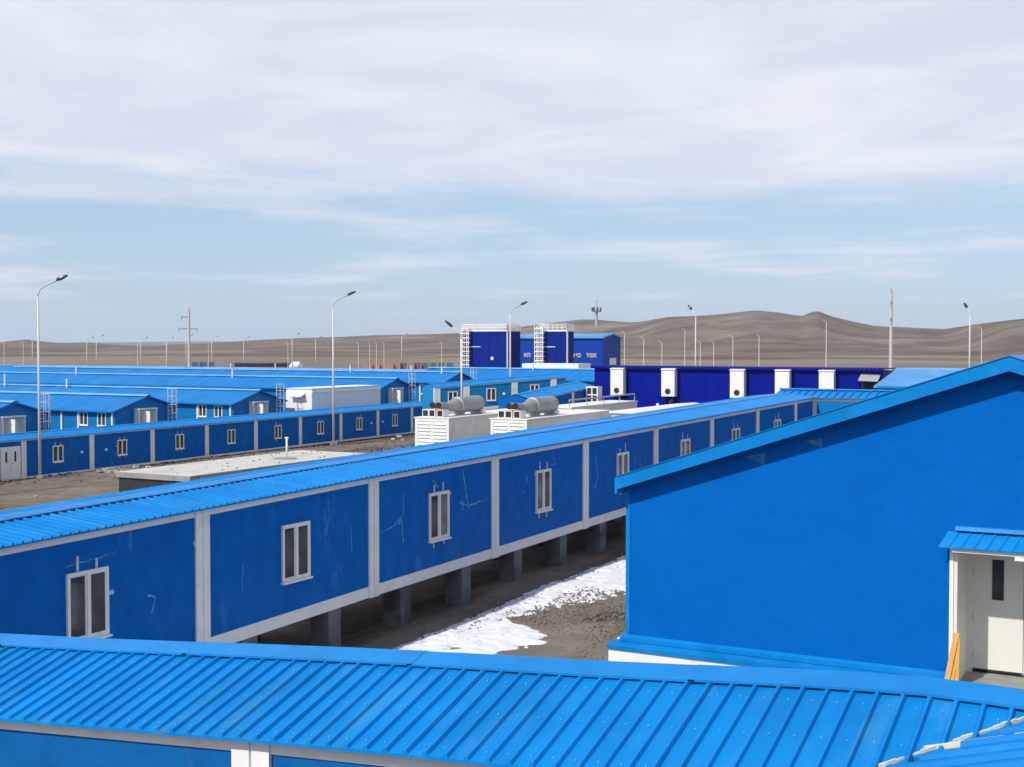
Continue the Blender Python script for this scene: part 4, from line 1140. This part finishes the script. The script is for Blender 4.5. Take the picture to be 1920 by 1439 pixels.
MB().box(0, 18, 0, 6, 0, 2.5).build('shed_wall', M['maroon'], o); MB().prism([(-.5, 2.51), (3, 2.9), (6.5, 2.51)], 'x', -.5, 18.5).build('shed_roof', M['bitumen'], o)


# ------------------------------------------------------------------ street lamps
def lamp(loc, H, label, az, arm=1.75, tilt=.42, r=.11, group=None, seg=8, base=True):
    """az: direction of the arm in the ground plane, radians from +X"""
    o = root('street_lamp', label, 'street lamp', loc, az, group)
    zt = H - 1.35
    MB().tube([(0, 0, 0), (0, 0, zt * .5), (0, 0, zt)], [r, r * .8, r * .6], seg).build('pole', M['galv'], o, smooth=True)
    pts = [(0, 0, zt)]
    for k in range(1, 7):
        t = k / 6 * (PI / 2 - tilt); R = .75
        pts.append((R - R * math.cos(t), 0, zt + R * math.sin(t)))
    x, _, z = pts[-1]; pts.append((x + (arm - .75) * math.cos(tilt), 0, z + (arm - .75) * math.sin(tilt)))
    MB().tube(pts, r * .5, seg).build('arm', M['galv'], o, smooth=True)
    x, _, z = pts[-1]; c, s = math.cos(tilt), math.sin(tilt)
    hd = MB(); prof = [(-.06, .07, .06), (.0, .13, .11), (.22, .19, .15), (.52, .17, .12), (.76, .09, .06)]
    rings = []
    for (u, wd, ht) in prof:
        rings.append([(x + u * c - dz * s, dy, z + u * s + dz * c) for dy, dz in ((-wd, 0), (-wd * .7, ht), (wd * .7, ht), (wd, 0), (wd * .7, -ht * .6), (-wd * .7, -ht * .6))])
    vs = [p for q in rings for p in q]; fs = [tuple(reversed(range(6))), tuple(range(24, 30))]
    for i in range(4):
        for k in range(6): fs.append((i * 6 + k, i * 6 + (k + 1) % 6, i * 6 + 6 + (k + 1) % 6, i * 6 + 6 + k))
    hd.add(vs, fs); hd.build('lamp_head', M['dark'], o)
    if base: MB().box(-.3, .3, -.3, .3, -.3, .10).build('base', M['concrete'], o)
    return o


az_r = -math.radians(-28.55) + 0.0      # across the picture, to the right: camera right vector (cos, sin)
AR = math.radians(28.55)
lamp((-69.45, 60.7, -9.0), 13.55, 'tall grey street lamp at the left in front of the far corridor', AR - .05, group='tall street lamps')
lamp((-68.75, 92.9, -8.88), 13.5, 'tall grey street lamp between the box trailer and the generators', AR + .25, group='tall street lamps')
lamp((-64.8, 118.7, -8.3), 12.75, 'tall grey street lamp in front of the wider navy tower', AR + .3, arm=1.6, group='tall street lamps')
lamp((-55.4, 92.9, -7.9), 9.65, 'shorter street lamp with head turned left, beside the wider tower', AR + PI - .1, arm=1.5, tilt=.7, r=.10, group='tall street lamps')
lamp((-55.7, 149.8, -7.2), 11.8, 'street lamp above the left half of the navy building, head leaning left', AR + PI - .7, arm=1.4, tilt=.85, group='tall street lamps')
lamp((-24.8, 158.6, -6.5), 11.2, 'street lamp right of the power pole before the hall gable, head leaning left', AR + PI - 1.2, arm=1.3, tilt=.85, group='tall street lamps')
P0 = None
for (pxx, y_, r, H) in ((61, 632, 470, 11.9), (163, 633, 470, 11.6), (181, 630, 455, 12.2), (264, 633, 470, 11.6), (313, 633, 480, 11.5), (349, 629, 460, 12.4), (397, 631, 470, 12.0), (457, 632, 480, 11.8), (548, 626, 420, 12.6), (592, 631, 470, 12), (753, 626, 470, 12.9)):
    a = math.atan((pxx - 960) / 2400.0) - HEAD
    nl = len([q for q in bpy.data.objects if q.get('group') == 'far street lamps before the left hills'])
    left = '%s of the far small street lamps above the left hills, counted from the left' % ords[nl]
    if P0 is None:
        P0 = lamp((r * math.sin(a), r * math.cos(a), -9.3), H, left, AR + .2, arm=2.2, tilt=.35, r=.15, group='far street lamps before the left hills', seg=6, base=False)
    else:
        n_ = copy_tree(P0); n_['label'] = left; n_.location = (r * math.sin(a), r * math.cos(a), -9.3 + ZUP + (H - 11.9))
# plain slender poles in front of the right hills
Q0 = None; PL = {}
for (pxx, ytop, r) in ((1171, 623, 330), (1207, 632, 330), (1241, 655, 300), (1284, 618, 340), (1313, 640, 360), (1338, 640, 360), (1374, 630, 330), (1423, 628, 330), (1549, 602, 300), (1840, 616, 300),
                       (828, 640, 420), (706, 642, 420), (693, 640, 420), (672, 643, 430), (720, 645, 430), (258, 652, 420), (44, 655, 420), (8, 652, 420), (312, 660, 420), (391, 655, 430), (540, 648, 430)):
    a = math.atan((pxx - 960) / 2400.0) - HEAD
    zt = (645 - ytop) / 2400.0 * r
    right = pxx > 1000
    if Q0 is None:
        Q0 = root('slender_pole', 'x', 'pole', (0, 0, 0), 0, 'x')
        MB().tube([(0, 0, 0), (0, 0, 14.0)], [.13, .09], 6).build('shaft', M['galv'], Q0); MB().tube([(0, 0, 13.95), (.25, 0, 14.35), (.8, 0, 14.55)], .06, 5).build('arm', M['galv'], Q0)
        o = Q0
    else: o = copy_tree(Q0)
    H = 14.5; zb_ = zt - H
    o.location = (r * math.sin(a), r * math.cos(a), max(zb_, -14) + ZUP)
    o.rotation_euler = (0, 0, AR + PI)
    grp = 'thin poles before the right hills' if right else 'thin poles on the left plain'
    PL.setdefault(grp, []).append((pxx, o)); setp(o, None, 'pole', grp)
for grp, lst in PL.items():
    for q, (_, o) in enumerate(sorted(lst, key=lambda t: t[0])):
        o['label'] = ('%s thin pale pole from the left before the hills above the navy building' if 'right' in grp else '%s thin pale pole from the left on the plain beyond the left roofs') % ords[q]


# power poles
def power_pole(loc, H, label, r, dirn):
    o = root('power_pole', label, 'power pole', loc, dirn, 'concrete power poles')
    MB().tube([(0, 0, -.5), (0, 0, H)], [r, r * .55], 10).build('pole', M['pole_concrete'], o)
    for (z, w, s) in ((H - 1.6, 1.7, -1), (H - 4.2, 2.3, -1), (H - 4.2, 1.9, 1)):
        MB().box(min(0, s * w), max(0, s * w), -.07, .07, z, z + .14).build('cross_arm', M['dark'], o)
        MB().tube([(s * (w - .1), 0, z), (s * (w - .1), 0, z - .75)], .09, 6).build('insulator', M['grey'], o)
    MB().tube([(0, 0, H), (0, 0, H + .6)], .05, 6).build('tip', M['dark'], o)
    return o


power_pole((-197.5, 214, -9.2), 16.6, 'grey power pole with cross arms standing behind the left roofs', .40, AR + .1)
power_pole((-43.7, 204.4, -8.6), 16.6, 'pale concrete power pole right of the navy building', .36, AR + 1.25)

# mast on the hill
o = root('radio_mast', 'dark radio mast with a platform of aerials on top of the hill', 'mast', (-1009, 2186, 38))
MB().tube([(0, 0, -6), (0, 0, 27)], [3.4, 2.6], 6).build('mast_shaft', M['grey'], o)
MB().tube([(0, 0, 21), (0, 0, 23)], [7.5, 8.5], 12).build('platform', M['grey'], o)
for k in range(7):
    a = 2 * PI * k / 7
    MB().box(8 * math.cos(a) - 1.2, 8 * math.cos(a) + 1.2, 8 * math.sin(a) - 1.2, 8 * math.sin(a) + 1.2, 22.5, 29 + (k % 3)).build('aerial', M['dark'], o)
MB().tube([(0, 0, 27), (0, 0, 45)], .9, 5).build('spike', M['grey'], o)


# ------------------------------------------------------------------ thin haze over the plain
def build_haze(density):
    mb = MB().box(-3200, 1500, -300, 5600, -14 - 1, 118)
    m_ = bpy.data.materials.new('thin_haze'); m_.use_nodes = True
    nt = m_.node_tree
    for n in list(nt.nodes):
        if n.type != 'OUTPUT_MATERIAL': nt.nodes.remove(n)
    v = nt.nodes.new('ShaderNodeVolumePrincipled'); v.inputs['Color'].default_value = (0.80, 0.87, 1.0, 1); v.inputs['Density'].default_value = density
    v.inputs['Anisotropy'].default_value = 0.0
    out = [n for n in nt.nodes if n.type == 'OUTPUT_MATERIAL'][0]
    nt.links.new(v.outputs[0], out.inputs['Volume'])
    o = mb.build('haze', m_); setp(o, 'thin pale haze over the plain and the hills', 'haze', kind='stuff')


build_haze(6.5e-5)
